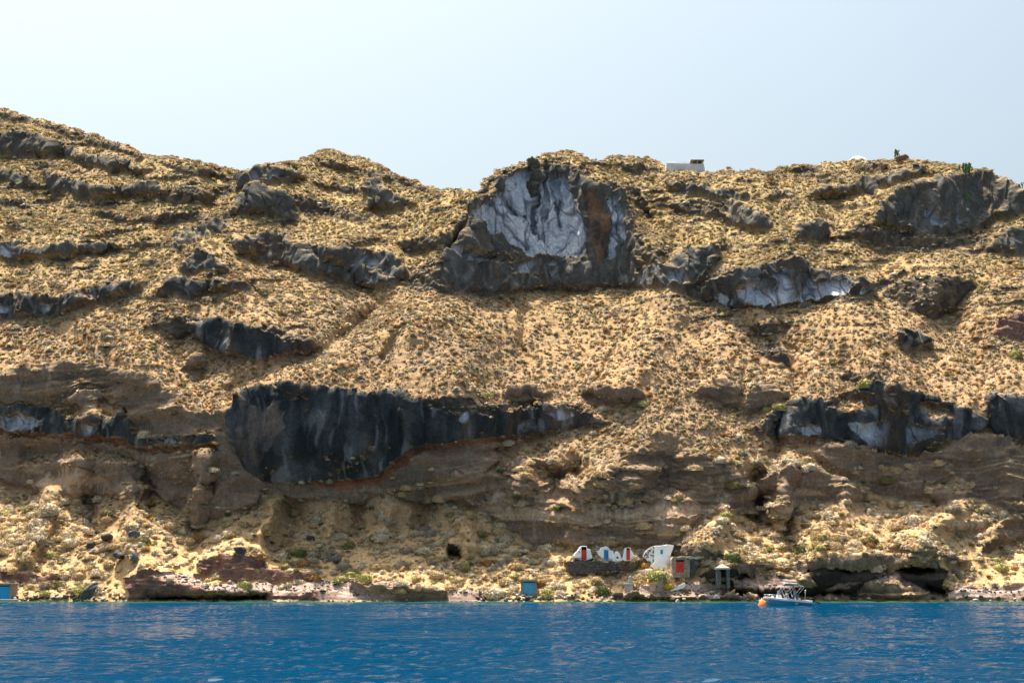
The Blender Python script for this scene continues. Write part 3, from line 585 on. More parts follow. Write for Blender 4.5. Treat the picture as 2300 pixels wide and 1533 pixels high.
def thing(name, loc, label, cat, group=None, rz=0):
    o = bpy.data.objects.new(name, None); sc.collection.objects.link(o); o.location = loc; o.rotation_euler.z = rz
    o.empty_display_size = .2
    return tag(o, label, cat, group)
def prism_px(pts, Y, Yback, origin, mb=None):
    """outline traced at distance Y -> real prism; coordinates local to origin"""
    mb = mb or MB(); q = []
    for u, v in pts: p = at(u, v, Y); q.append((p.x - origin[0], p.z - origin[2]))
    return mb.prism(q, Y - origin[1], Yback - origin[1])
def rect(u0, v0, u1, v1): return [(u0, v1), (u1, v1), (u1, v0), (u0, v0)]
def dens(pts, n=3, j=.35, seed=1):
    r = random.Random(seed); o = []
    for i in range(len(pts)):
        a, b = pts[i], pts[(i + 1) % len(pts)]
        for k in range(n):
            t = k / n; o.append((a[0] + (b[0] - a[0]) * t + (r.uniform(-j, j) if k else 0), a[1] + (b[1] - a[1]) * t + (r.uniform(-j, j) if k else 0)))
    return o
# ------------------------------------------------------------------ scrub
M_BUSH = noisy(new_mat('scrub_leaves', rough=.9, spec=.1), 9, .3, attr='Col', detail=2)
TYPES = {'straw': (.47, .345, .19), 'pale': (.53, .44, .31), 'grey': (.31, .255, .19), 'rust': (.31, .17, .07), 'olive': (.20, .17, .07), 'green': (.10, .12, .045),
         'yellow': (.62, .42, .05), 'orange': (.52, .24, .05), 'lime': (.36, .33, .12), 'vivid': (.14, .28, .04)}
def bush_proto(nleaf, seed, spiky=.0, leaf=.13, core=True, clumps=5, nm=(8, 3)):
    """unit cushion shrub: lumpy dome with many small leaf faces standing off it. returns verts, tris, shade variation"""
    r = np.random.default_rng(seed); V = []; F = []; S = []
    cl = [(0, 0, .0, .8)] + [(.5 * math.cos(a), .5 * math.sin(a), r.uniform(-.1, .2), r.uniform(.38, .62)) for a in r.uniform(0, 6.28, clumps)]
    if core:
        n, m = nm 
        for j in range(m):
            ph = (j / m) * 1.35
            for i in range(n):
                a = 2 * math.pi * (i + .5 * (j % 2)) / n; d = .70 * (1 + .22 * r.normal())
                V.append((d * math.cos(a) * math.cos(ph), d * math.sin(a) * math.cos(ph), .70 * math.sin(ph) * (1 + .1 * r.normal()) - (.15 if j == 0 else 0))); S.append(.82)
        V.append((0, 0, .7)); S.append(.9); t = n * m
        for j in range(m - 1):
            for i in range(n):
                a, b, c, d = j * n + i, j * n + (i + 1) % n, (j + 1) * n + (i + 1) % n, (j + 1) * n + i
                F += [(a, b, c), (a, c, d)]
        F += [((m - 1) * n + i, (m - 1) * n + (i + 1) % n, t) for i in range(n)]
    for k in range(nleaf):
        c = cl[r.integers(len(cl))]
        d = r.normal(size=3); d[2] = abs(d[2]) * .9 + .02; d /= np.linalg.norm(d)
        p = np.array(c[:3]) + d * c[3] * r.uniform(.85, 1.15) * np.array([1, 1, .95])
        t1 = np.cross(d, r.normal(size=3)); t1 /= np.linalg.norm(t1) + 1e-6; t2 = d * spiky + np.cross(d, t1) * (1 - spiky) + .3 * r.normal(size=3)
        s = leaf * r.uniform(.6, 1.4); b = len(V); sh = r.uniform(.75, 1.3)
        V += [tuple(p - t1 * s * .5), tuple(p + t1 * s * .5), tuple(p + t2 * s * (1 + spiky))]; S += [sh] * 3; F.append((b, b + 1, b + 2))
    V = np.array(V, np.float32); V[:, 2] -= .12
    return V, np.array(F, np.int32), np.array(S, np.float32)
YC = {}
# every shrub of the slope: place, radius, colour
def scatter():
    P = TP; NR, NC = P.shape[:2]
    e1 = P[:-1, 1:] - P[:-1, :-1]; e2 = P[1:, :-1] - P[:-1, :-1]; area = np.linalg.norm(np.cross(e1, e2), axis=-1)
    x, y, z = P[:-1, :-1, 0], P[:-1, :-1, 1], P[:-1, :-1, 2]; v = TV[:-1, :-1]; u = TU[:-1, :-1]
    wS = WT[:-1, :-1, 0]; up = np.abs(TN[:-1, :-1, 2])
    rocky = (WT[:-1, :-1, 3] + WT[:-1, :-1, 7] + WT[:-1, :-1, 6] * .5 + WT[:-1, :-1, 1] * .7) * sstep(.6, .85, up)
    patch = .55 + .9 * sstep(-.35, .45, fbm(x / 16, y / 16, z / 16, 3, 150))
    dn = (wS * sstep(.35, .6, up) + .6 * rocky) * patch * (z > 1.0)
    dn = dn * np.where(z < 20, 1.3, 2.4)
    area = np.minimum(area, np.percentile(area, 99.5)) * ((u > -260) & (u < 2560))
    w = (area * dn).astype(np.float64); tot = w.sum(); N = int(min(80000, tot * 1.15)); print('shrub area', tot, 'n', N)
    cdf = np.cumsum(w.ravel()); k = np.searchsorted(cdf, rng.random(N) * cdf[-1]); j, i = np.unravel_index(np.minimum(k, w.size - 1), w.shape)
    f, g = rng.random(N)[:, None], rng.random(N)[:, None]
    p = (P[j, i] * (1 - f) + P[j, i + 1] * f) * (1 - g) + (P[j + 1, i] * (1 - f) + P[j + 1, i + 1] * f) * g
    big = pn(p[:, 0] / 12, p[:, 1] / 12, p[:, 2] / 12, 160)
    r = .325 * np.exp(.34 * rng.normal(size=N)) * (1 + .25 * sstep(0, .4, big))
    low = p[:, 2] < 22
    r = np.where(low, r * (1.35 + .9 * (rng.random(N) < .16)), r); r = np.clip(r, .13, 1.25)
    nz = fbm(p[:, 0] / 14, p[:, 1] / 14, p[:, 2] / 14, 2, 165); t = rng.random(N)
    names = np.array(['straw', 'pale', 'grey', 'rust', 'olive', 'green', 'lime'])
    def pick(pr): c = np.cumsum(pr) / np.sum(pr); return np.searchsorted(c, t)
    mid = pick([.26, .13, .27, .24, .08, .01, .01]); upp = pick([.40, .10, .10, .12, .22, .05, .01]); lw = pick([.42, .34, .12, .03, .04, .02, .03])
    ty = np.where(low, lw, np.where(p[:, 2] + 10 * nz > 58, upp, mid))
    return p, r, names[np.clip(ty, 0, 6)], v[j, i], u[j, i]
SHP, SR, ST, SVV, SUU = scatter()
scr = SR / SHP[:, 1] * ((SUU > 5) & (SUU < 2295))
order = np.argsort(-scr)
TRACED = [  # u, v of the foot, radius in photo pixels, colour, what singles it out
 (782,1226,19,'olive','above the two round clumps on the lower slope'),(766,1308,17,'lime','on the red shore ledge left of its taller neighbour'),(819,1304,19,'lime','tallest on the red shore ledge'),
 (915,1236,15,'grey','in the middle of the lit patch below the long shadow'),(756,1254,11,'grey','left of the lit hollow'),(960,1221,8,'rust','small and round at the shadow edge'),
 (966,1264,14,'grey','left of the small cave mouth'),(1046,1276,12,'lime','just below the small cave mouth'),(1085,1240,20,'pale','right of the small cave mouth'),(1111,1334,24,'pale','left of the blue shore door'),
 (933,1300,11,'lime','above the pale shore ledge'),(905,1268,12,'grey','on the dry grass below the twin peaks'),(1152,1240,13,'pale','at the foot of the tuff wall, left of the white houses'),
 (1228,1336,18,'lime','right of the blue shore door'),(1353,1330,17,'green','tall, between the blue shore door and the landing block'),(1452,1275,9,'orange','left of the window house'),
 (1476,1296,21,'lime','below the window house'),(1434,1306,7,'orange','behind the landing block'),(1499,1318,13,'yellow','left of the slipway'),(1630,1156,12,'lime','on the peak above the red double door'),
 (2052,1172,26,'pale','largest on the right slope, under the layered wall'),(2206,1145,19,'pale','on the crest at far right'),(1804,1238,17,'green','dark, low on the right slope'),
 (1956,1226,12,'rust','brown, middle of the right slope'),(2076,1218,23,'pale','wide, below the largest one on the right'),(2235,1262,13,'lime','near the right edge'),(2245,1280,16,'lime','lowest near the right edge'),
 (2021,1228,11,'olive','right of the brown one'),(1890,1214,10,'grey','left of the brown one'),(1723,1200,12,'grey','in the right gully'),
 (110,1150,26,'pale','wide, at the top of the left slope'),(86,1218,22,'grey','big, on the left slope'),(159,1224,19,'pale','right of the big grey one on the left slope'),(248,1270,14,'straw','under the dark boulders'),
 (344,1167,8,'yellow','beside the small dark rock on the left slope'),(326,1233,9,'yellow','bright, right of the boulders'),(511,1178,11,'lime','right of the tuff pillar foot'),(574,1178,13,'straw','on the shadow edge right of the pillar'),
 (185,1334,20,'lime','behind the leaning slab rock'),(104,1338,13,'lime','beside the undercut at the left shore'),(136,1318,15,'olive','above the left shore boulders'),(480,1298,7,'lime','below the maroon wall'),
 (550,1319,17,'lime','on the maroon shore ledge'),(381,1308,12,'grey','on the red rock at the left shore'),(1446,910,13,'lime','below the arched hollow in the middle'),(1213,914,9,'straw','on the crest of the black lava'),
 (1093,890,10,'lime','above the black lava'),(1130,998,13,'pale','at the right end of the red band'),(1295,970,8,'straw','under the tail of the black lava'),(1348,1013,9,'straw','above the tuff arches'),
 (1840,993,10,'pale','under the right lava, left one'),(2280,800,15,'lime','at the right edge, mid slope'),(1752,915,15,'lime','left of the right lava cliff'),(1722,922,11,'lime','flat, beside the gully hollow'),
 (1950,868,18,'lime','on top of the right lava cliff'),(1848,445,14,'olive','upper right slope, left end of the boulder row'),(1870,440,11,'olive','second in the upper boulder row')]
protoD = [bush_proto(1100, 200 + k, spiky=.45, leaf=.10, clumps=7 + k % 3) for k in range(3)]
_bm = {}
def bush_mesh(kind, ty):
    if (kind, ty) not in _bm:
        V, F, S = protoD[kind]; c = np.array(TYPES[ty], np.float32)[None] * S[:, None]
        me = np_mesh('shrub', V, F, c); me.materials.append(M_BUSH); _bm[(kind, ty)] = me
    return _bm[(kind, ty)]
COLW = {'straw': 'straw-coloured', 'pale': 'pale grey-beige', 'grey': 'grey twiggy', 'rust': 'rust-brown', 'olive': 'olive', 'green': 'dark green', 'yellow': 'bright yellow', 'orange': 'orange dry', 'lime': 'yellow-green'}
def put_bush(p, r, ty, k, label, group, zs=1.0):
    o = bpy.data.objects.new('shrub', bush_mesh(k, ty)); sc.collection.objects.link(o); o.location = p
    o.rotation_euler = (random.uniform(-.1, .1), random.uniform(-.1, .1), random.uniform(0, 6.28)); o.scale = (r * random.uniform(.9, 1.15), r * random.uniform(.9, 1.1), r * zs * random.uniform(.85, 1.15))
    tag(o, label, 'shrub', group); return o
for i, (u, v, rp, ty, wh) in enumerate(TRACED):
    p, n = ground(u, v); r = rp * p.y / FPX * 1.15
    put_bush(p, r, ty, i % 3, COLW[ty] + ' shrub ' + wh, None, 1.15 if ty != 'green' else 1.5)
NIND = 300 - len(TRACED)
def zone_of(u, v):
    side = 'left' if u < 620 else 'middle' if u < 1550 else 'right'
    h = 'lower' if v > 1080 else 'middle' if v > 660 else 'upper'
    return h, side
for q, k in enumerate(order[:NIND]):
    h, side = zone_of(SUU[k], SVV[k]); ty = str(ST[k])
    put_bush(SHP[k].tolist(), float(SR[k]) * 1.1, ty, q % 3, f'{COLW[ty]} cushion shrub among others on the {h} slope, {side} part', 'scattered cushion shrubs')
def stuff_bushes():
    protos = [bush_proto(24 if k < 5 else 130, 300 + k, spiky=.35, leaf=.28 if k < 5 else .17, clumps=3 if k < 5 else 6, nm=(6, 2)) for k in range(8)]
    rest = order[NIND:]; Vs, Fs, Cs = [], [], []; base = 0
    kk = np.where(SR[rest] > .46, rng.integers(5, 8, len(rest)), rng.integers(0, 5, len(rest)))
    for k in range(8):
        ids = rest[kk == k]; V, F, S = protos[k]; n = len(ids); a = rng.random(n) * 6.283
        c, s = np.cos(a)[:, None], np.sin(a)[:, None]; r = SR[ids][:, None]
        x = (V[None, :, 0] * c - V[None, :, 1] * s) * r; y = (V[None, :, 0] * s + V[None, :, 1] * c) * r; z = V[None, :, 2] * r * rng.uniform(.7, 1.15, (n, 1))
        W = np.stack([x, y, z], -1) + SHP[ids][:, None, :]
        base_c = np.array([TYPES[str(t)] for t in ST[ids]], np.float32) * rng.uniform(.75, 1.2, (n, 1)) * np.where(SHP[ids][:, 2:] < 20, 1.05, 1)
        C_ = base_c[:, None, :] * S[None, :, None]
        Vs.append(W.reshape(-1, 3)); Cs.append(C_.reshape(-1, 3)); Fs.append((F[None] + (np.arange(n) * len(V))[:, None, None]).reshape(-1, 3) + base); base += n * len(V)
    me = np_mesh('low_scrub', np.concatenate(Vs), np.concatenate(Fs), np.concatenate(Cs))
    tag(link('low_scrub', me, M_BUSH), 'countless low dry cushion plants covering the slopes', None, None, 'stuff')
stuff_bushes()
# ------------------------------------------------------------------ stones
M_ROCK = {k: noisy(new_mat(k + '_stone', c, .9, .15), 3.5, .45, .12, 4.0) for k, c in
          {'pale': (.46, .42, .38), 'dark': (.06, .062, .07), 'brown': (.17, .13, .10), 'red': (.24, .13, .10), 'greyblue': (.10, .105, .112)}.items()}
def rock_mesh(seed, sub=3, flat=.7, amp=.28, long=1.0, layers=0.0):
    import bmesh
    bm = bmesh.new(); bmesh.ops.create_icosphere(bm, subdivisions=sub, radius=1)
    V = np.array([v.co[:] for v in bm.verts], np.float32)
    r = np.random.default_rng(seed)
    for k in range(14):                                      # chop planes give flat broken faces
        d = r.normal(size=3); d /= np.linalg.norm(d); h = r.uniform(.45, .82); t = V @ d; V = V - np.outer(np.maximum(t - h, 0), d)
    nn = fbm(V[:, 0] * 1.7 + seed, V[:, 1] * 1.7, V[:, 2] * 1.7, 3, seed)
    V = V * (1 + amp * nn)[:, None]
    if layers: V[:, :2] *= (1 + layers * pn(V[:, 2] * 6, 0 * V[:, 0], 0, seed))[:, None]
    V[:, 0] *= long; V[:, 2] *= flat
    F = np.array([[v.index for v in f.verts] for f in bm.faces], np.int32); bm.free()
    return V, F
RP = [rock_mesh(s, 2 + (s % 2), .55 + .25 * ((s * 7) % 3) / 2, .35) for s in range(6)]
RM = {}
def put_rock(p, r, mat, k, label, group, sc3=(1, 1, 1), rot=None, cat='rock', name='rock'):
    if (k, mat) not in RM:
        me = np_mesh('rock', *RP[k]); me.materials.append(M_ROCK[mat]); RM[(k, mat)] = me
    o = bpy.data.objects.new(name, RM[(k, mat)]); sc.collection.objects.link(o); o.location = p
    o.scale = (r * sc3[0], r * sc3[1], r * sc3[2]); o.rotation_euler = rot or (random.uniform(-.3, .3), random.uniform(-.3, .3), random.uniform(0, 6.28))
    tag(o, label, cat, group); return o
def shore_rocks(u0, u1, n, mats, rr, vtop, label, group, seed):
    r = random.Random(seed)
    for i in range(n):
        u = u0 + (u1 - u0) * (i + r.random()) / n; v = r.uniform(vtop, 1349.5); p, nn = ground(u, v)
        s = r.uniform(*rr) * (1.15 if v > 1342 else .9); m = r.choice(mats)
        p = p + Vector((0, -s * .5, s * .15)); 
        if v > 1347: p.z = r.uniform(-.05, .12)
        put_rock(p, s, m, r.randrange(6), label[m], group)
shore_rocks(20, 140, 26, ['pale', 'dark', 'brown'], (.2, .5), 1338, {'pale': 'pale boulder at the water edge by the left blue door', 'dark': 'dark boulder piled by the left blue door', 'brown': 'brown boulder piled by the left blue door'}, 'boulders by the left blue door', 1)
shore_rocks(140, 290, 42, ['pale', 'dark', 'dark', 'brown'], (.2, .48), 1330, {'pale': 'pale boulder on the shore around the leaning slab', 'dark': 'black boulder heaped beside the leaning slab', 'brown': 'brown boulder beside the leaning slab'}, 'boulders round the leaning slab', 2)
shore_rocks(1070, 1180, 40, ['pale', 'pale', 'pale', 'dark'], (.2, .5), 1330, {'pale': 'whitish boulder heaped left of the central blue door', 'dark': 'dark boulder in the white heap left of the central blue door'}, 'white boulder heap by the blue door', 3)
shore_rocks(1185, 1385, 64, ['pale', 'pale', 'brown', 'dark'], (.15, .42), 1333, {'pale': 'pale shore stone between the blue door and the landing block', 'dark': 'dark shore stone between the blue door and the landing block', 'brown': 'brown shore stone between the blue door and the landing block'}, 'shore stones between door and landing', 4)
shore_rocks(290, 1070, 50, ['pale', 'brown', 'red'], (.12, .3), 1346, {'pale': 'pale stone awash below the red ledge', 'brown': 'brown stone awash below the red ledge', 'red': 'reddish stone awash below the red ledge'}, 'stones awash below the red ledge', 5)
shore_rocks(1390, 2300, 60, ['pale', 'brown', 'brown', 'dark'], (.15, .5), 1342, {'pale': 'pale stone at the foot of the right sea caves', 'brown': 'brown stone at the foot of the right sea caves', 'dark': 'dark stone at the foot of the right sea caves'}, 'stones below the right sea caves', 6)
for (u, v, rp, m, sx, lab) in [(243,1214,17,'dark',1.0,'black boulder on the left slope, left one of the pair'), (305,1211,17,'greyblue',1.1,'grey boulder on the left slope beside a yellow shrub'), (206,1230,12,'dark',1.3,'low dark rock left of the black boulder'),
    (273,1250,18,'dark',1.2,'dark wedge of rock below the boulder pair'), (302,1252,14,'greyblue',1.2,'grey slab leaning under the boulder pair'), (357,1172,9,'greyblue',.8,'small upright grey rock beside the upper yellow shrub'),
    (1183,1345,9,'dark',1.2,'round dark rock in front of the blue shore door'), (1390,1338,13,'brown',1.6,'pointed dark rock left of the landing block'), (540,1240,22,'dark',1.1,'dark angular outcrop above the maroon wall'),
    (2028,364,18,'brown',1.15,'big brown boulder standing on the right skyline'), (1985,382,12,'brown',1.3,'smaller brown boulder below the skyline boulder'), (740,475,10,'dark',1.2,'dark rock near the left dome'), (1240,1090,8,'brown',1,'brown rock in the tuff hollow'),
    (700,1210,12,'dark',.9,'dark rock at the foot of the twin lit peaks'), (756,1262,12,'dark',1.4,'black rocks below the grey shrub'), (1770,1205,14,'brown',1.4,'rounded brown rock at the mouth of the right gully')]:
    p, n = ground(u, v); r = rp * p.y / FPX
    put_rock(p + Vector((0, -.3 * r, (.75 if v < 370 else .25) * r)), r, m, int(u) % 6, lab, None, (sx, 1, 1.25), cat='boulder', name='boulder')
def loose_stones():
    P = TP; x, y, z = P[..., 0], P[..., 1], P[..., 2]
    w = (.2 * WT[..., 0] * sstep(.1, .5, fbm(x / 9, y / 9, z / 9, 2, 180)) + WT[..., 7] * .9 + WT[..., 8] * .5 + .1 * WT[..., 1]) * sstep(.55, .8, np.abs(TN[..., 2])) * (z > .8)
    area = np.ones_like(w) * y; w = (w * area).astype(np.float64).ravel(); N = 9000; k = np.searchsorted(np.cumsum(w), rng.random(N) * w.sum()); k = np.minimum(k, w.size - 1)
    p = P.reshape(-1, 3)[k]; r = np.clip(.16 * np.exp(.5 * rng.normal(size=N)), .07, .7); V0, F0 = rock_mesh(33, 1, .7, .3)
    a = rng.random(N) * 6.28; c, s = np.cos(a)[:, None], np.sin(a)[:, None]
    j = 1 + .25 * rng.normal(size=(N, len(V0), 3)).astype(np.float32); V = V0[None] * j
    W = np.stack([(V[..., 0] * c - V[..., 1] * s) * r[:, None] * 1.2, (V[..., 0] * s + V[..., 1] * c) * r[:, None], V[..., 2] * r[:, None]], -1) + p[:, None]
    t = rng.random(N); col = np.where(t[:, None] < .55, np.array([[.08, .078, .08]]), np.where(t[:, None] < .8, np.array([[.2, .15, .11]]), np.array([[.42, .38, .33]])))
    C_ = np.repeat(col[:, None, :], len(V0), 1)
    me = np_mesh('loose_stones', W.reshape(-1, 3), (F0[None] + (np.arange(N) * len(V0))[:, None, None]).reshape(-1, 3), C_.reshape(-1, 3))
    tag(link('loose_stones', me, noisy(new_mat('scree', rough=.9, spec=.1), 5, .3, attr='Col')), 'loose dark and pale stones strewn over the slopes', None, None, 'stuff')
loose_stones()
# leaning slab rock at the left shore
p, n = ground(198, 1347)
V, F = rock_mesh(61, 5, .34, .22, 1.0, .10); V = V[:, [2, 1, 0]]; V[:, 2] *= 1.0
V = V * np.array([1.0, .9, 1.0]); me = np_mesh('slab_rock', V, F, smooth=False); me.materials.append(M_ROCK['greyblue'])
o = bpy.data.objects.new('slab_rock', me); sc.collection.objects.link(o); s_ = 1.72; o.scale = (s_ * 1.35, s_ * .8, s_ * 1.1); o.rotation_euler = (R(-12), R(48), R(10))
o.location = (at(202, 1328, p.y - 1.2)); tag(o, 'tall grey slab of rock leaning at the left shore', 'rock')
# ------------------------------------------------------------------ cave houses
M_WHITE = noisy(new_mat('whitewash', (.92, .93, .93), .85, .2), 1.6, .04, .03, 5)
def patchy():
    m = new_mat('flaking_whitewash', (.8, .8, .8), .9, .1); nt = m.node_tree; N, Lk = nt.nodes, nt.links
    tc = N.new('ShaderNodeTexCoord'); nz = N.new('ShaderNodeTexNoise'); nz.inputs['Scale'].default_value = 3.2; nz.inputs['Detail'].default_value = 5; Lk.new(tc.outputs['Object'], nz.inputs['Vector'])
    cr = N.new('ShaderNodeValToRGB'); Lk.new(nz.outputs['Fac'], cr.inputs[0]); e = cr.color_ramp.elements; e[0].position = .44; e[0].color = (.12, .115, .11, 1); e[1].position = .53; e[1].color = (.76, .77, .78, 1)
    Lk.new(cr.outputs[0], N['Principled BSDF'].inputs['Base Color']); return m
M_PATCH = patchy()
M_RED = noisy(new_mat('red_paint', (.60, .045, .025), .6, .3), 4, .2, stretch=(6, 1, .6)); M_BLUE = noisy(new_mat('blue_paint', (.02, .20, .55), .55, .3), 4, .2, stretch=(6, 1, .6))
M_SEABLUE = noisy(new_mat('faded_blue_paint', (.10, .40, .64), .7, .2), 3, .3, stretch=(5, 1, .7)); M_BRIGHT = noisy(new_mat('bright_blue_paint', (.01, .30, .62), .5, .3), 3, .15)
M_DARKW = new_mat('near_black', (.012, .011, .010), .9, .1); M_WOOD = noisy(new_mat('weathered_wood', (.26, .22, .18), .85, .2), 3, .35, .02, 8, stretch=(1, 1, .2))  # M_DARKW stands for the dark inside openings; also colours handles and a lintel
M_STONE = noisy(new_mat('bare_masonry', (.33, .26, .20), .9, .1), 2.5, .5, .08, 4); M_CONC = noisy(new_mat('old_concrete', (.36, .35, .34), .9, .15), 1.5, .25, .02, 5)
M_DRY = noisy(new_mat('dry_stone', (.14, .135, .135), .9, .1), 4.5, .9, .08, 6)
def plan(v, us): ys = [ground(u, v)[0].y for u in us]; return min(ys), max(ys)
def house(name, label, outline, base_v, us, mat=None, seed=1, front=.9):
    y0, y1 = plan(base_v, us); yf = y0 - front; c = at(sum(us) / len(us), base_v, yf); t = thing(name, c, label, 'house')
    q = dens(outline, 3, .5, seed); w = prism_px(q, yf, y1 + 2.2, c).build('wall', mat or M_WHITE, t); b = w.modifiers.new('b', 'BEVEL'); b.width = .06; b.segments = 2; b.limit_method = 'ANGLE'
    return t, yf, c
def door(t, c, yf, u0, v0, u1, v1, mat, label=None, name='door', leaves=1, frame=M_WOOD, handle=True):
    prism_px(rect(u0, v0, u1, v1), yf - .05, yf + .12, c).build(name + '_frame' if False else 'door_frame' if name == 'door' else 'window_frame', frame, t)
    d = None; w = (u1 - u0) / leaves
    for k in range(leaves):
        m = MB(); prism_px(rect(u0 + w * k + .5, v0 + .5, u0 + w * (k + 1) - (.5 if k == leaves - 1 else .15), v1), yf - .10, yf + .1, c, m)
        d = m.build(name, mat, t)
        if handle:
            h = MB(); pp = at(u0 + w * (k + (.85 if k == 0 else .15)), (v0 + v1) / 2, yf - .12) - Vector(c); h.box(pp.x - .03, pp.x + .03, pp.y - .06, pp.y + .02, pp.z - .08, pp.z + .08); h.build('handle', M_DARKW, d)
    return d
# first white house, tall red door
t, yf, c = house('cave_house', 'whitewashed cave house front with tall dark-topped red door, leftmost of the row',
   [(1288,1246),(1296,1238),(1303,1228),(1306,1225),(1318,1225),(1319.5,1232),(1326,1233),(1331,1253),(1318,1258),(1305,1258),(1290,1252)], 1257, (1290, 1310, 1330), seed=2)
door(t, c, yf, 1306, 1234.5, 1317.5, 1257, M_RED); prism_px(rect(1306.4, 1227, 1317, 1234.3), yf - .06, yf + .1, c).build('transom_dark_panel', M_DARKW, t)  # transom: solid near-black panel paints the darkness of an opening
mk = MB()
for (a0, b0, a1, b1) in [(1295.2,1236.5,1295.8,1240.5),(1297,1236.5,1299.4,1237.1),(1297.8,1236.5,1298.4,1240.5),(1300.4,1236.5,1301,1240.5),(1300.4,1236.5,1303,1237.1),(1300.4,1238.2,1302.6,1238.8),(1300.4,1239.9,1303,1240.5)]:
    prism_px(rect(a0, b0, a1, b1), yf - .02, yf + .02, c, mk)
mk.build('painted_letters', new_mat('faded_red_letters', (.45, .12, .12), .8), t)
s = MB(); prism_px(rect(1289, 1251.5, 1305, 1254), yf - .5, yf + .1, c, s); s.build('bench', M_STONE, t)
# second: blue door and arched niche
t, yf, c = house('cave_house', 'whitewashed cave house front with blue door and a little arched niche beside it',
   [(1341,1236.5),(1348,1235),(1351,1229),(1359,1227),(1367,1230),(1371,1235),(1377,1237),(1379.5,1246),(1382,1242),(1385,1237),(1391,1241),(1398,1258),(1391,1260),(1365,1258.5),(1352,1258),(1350,1250),(1345,1246)], 1258, (1345, 1370, 1395), seed=3)
door(t, c, yf, 1356.5, 1234, 1366.5, 1257.5, M_BLUE)
arc = [(1351 + 18 * k / 8, 1233 - 5.5 * math.sin(math.pi * k / 8)) for k in range(9)]
mm = MB(); mm.tube([at(a, b, yf - .04) - Vector(c) for a, b in arc], .10, 6); mm.build('arch_moulding', M_WHITE, t)
prism_px([(1384.5,1253),(1384.5,1250.5),(1386,1249),(1388,1249),(1389.5,1250.5),(1389.5,1253)], yf - .04, yf + .05, c).build('niche_dark_panel', M_DARKW, t)  # niche shade painted as a near-black plate on the solid wall
# third: narrow red door
t, yf, c = house('cave_house', 'narrow white cave house front with red door, between the blue door and the window house',
   [(1399,1257),(1403,1238),(1406.5,1229),(1415,1229),(1420,1238),(1425,1251),(1417,1258),(1404,1259)], 1257, (1402, 1412, 1422), seed=4)
door(t, c, yf, 1407, 1234, 1415, 1257, M_RED); prism_px(rect(1407.3, 1229.6, 1414.6, 1233.8), yf - .06, yf + .1, c).build('transom_dark_panel', M_DARKW, t)  # near-black panel again stands for the dark inside the transom
# fourth: big white house with a small blue window
t, yf, c = house('cave_house', 'largest whitewashed cave house with a small blue window and flaking left side',
   [(1470,1225),(1490,1223.5),(1500,1222),(1514,1224.5),(1509,1238),(1506,1250),(1505.5,1262),(1507,1276),(1499,1275),(1488,1268),(1477,1268),(1469,1265)], 1266, (1475, 1490, 1500), seed=5, front=1.1)
m = MB(); prism_px(dens([(1445,1250),(1450,1238),(1461,1229),(1471,1225.2),(1470.2,1262),(1463,1266),(1452,1256)], 3, .8, 9), yf + .12, yf + 3.5, c, m); m.build('flaking_wall', M_PATCH, t)
door(t, c, yf, 1483, 1233, 1489.5, 1243.5, M_BRIGHT, name='window', frame=M_WHITE, handle=False)
m = MB(); prism_px(dens([(1461,1270),(1470,1262),(1480,1260),(1492,1263),(1500,1272),(1507,1278),(1490,1280),(1470,1276)], 2, .6, 8), yf - .9, yf + .5, c, m); m.build('plastered_apron', M_WHITE, t)
# fifth: bare masonry boat store with red double door
t, yf, c = house('boat_store', 'bare brown masonry boat store with a red double door',
   [(1508,1296),(1509,1270),(1508,1256),(1512,1249),(1524,1250),(1536,1248),(1548,1250),(1549,1262),(1550,1275),(1549,1296)], 1284, (1505, 1527, 1548), M_STONE, 6, .4)
door(t, c, yf, 1518.5, 1257.5, 1536.5, 1284.5, M_RED, leaves=2); prism_px(rect(1518.2, 1256.5, 1536.6, 1260.2), yf - .14, yf + .1, c).build('lintel', M_DARKW, t)
m = MB(); prism_px(dens([(1549.5,1296),(1549.2,1256),(1574,1256),(1572,1266),(1562,1275),(1557,1296)], 2, .5, 12), yf + .9, yf + 3, c, m); m.build('side_wall', M_DRY, t); prism_px(rect(1560, 1258, 1570, 1268), yf + .8, yf + 1.0, c).build('side_door', M_WOOD, t)
m = MB(); prism_px(dens([(1541,1251),(1552,1248),(1562,1250),(1577,1247),(1580,1252),(1566,1255),(1550,1254)], 2, .6, 3), yf - .5, yf + .6, c, m); m.build('roof_slab', M_ROCK['pale'], t)
# dry stone retaining wall below the houses
y0, y1 = plan(1285, (1285, 1320, 1360)); yf = y0 + .1; c = at(1325, 1288, yf)
m = MB(); prism_px(dens([(1268,1262),(1290,1258),(1330,1261),(1372,1258),(1384,1262),(1380,1278),(1366,1290),(1330,1286),(1300,1288),(1284,1286)], 2, .8, 2), yf, y1 + 2.5, c, m)
rr = random.Random(4); V0, F0 = rock_mesh(5, 1, .75, .3)
for u in np.arange(1270, 1381, 3.2):
    for v in np.arange(1260.5, 1290, 2.5):
        if v > 1262 + (u - 1268) * 1.4 or v > 1288 - abs(u - 1325) * .06 or v > 1290 - max(0, u - 1366) * 1.0: continue
        p = at(u + rr.uniform(-1, 1), v + rr.uniform(-.6, .6), yf - .02) - Vector(c); s = rr.uniform(.10, .24)
        m.add([(p.x + a[0] * s, p.y + a[1] * s, p.z + a[2] * s) for a in V0], [tuple(f) for f in F0.tolist()])
tag(setat(m.build('dry_stone_wall', M_DRY), c), 'dark dry stone retaining wall below the white cave houses', 'wall')
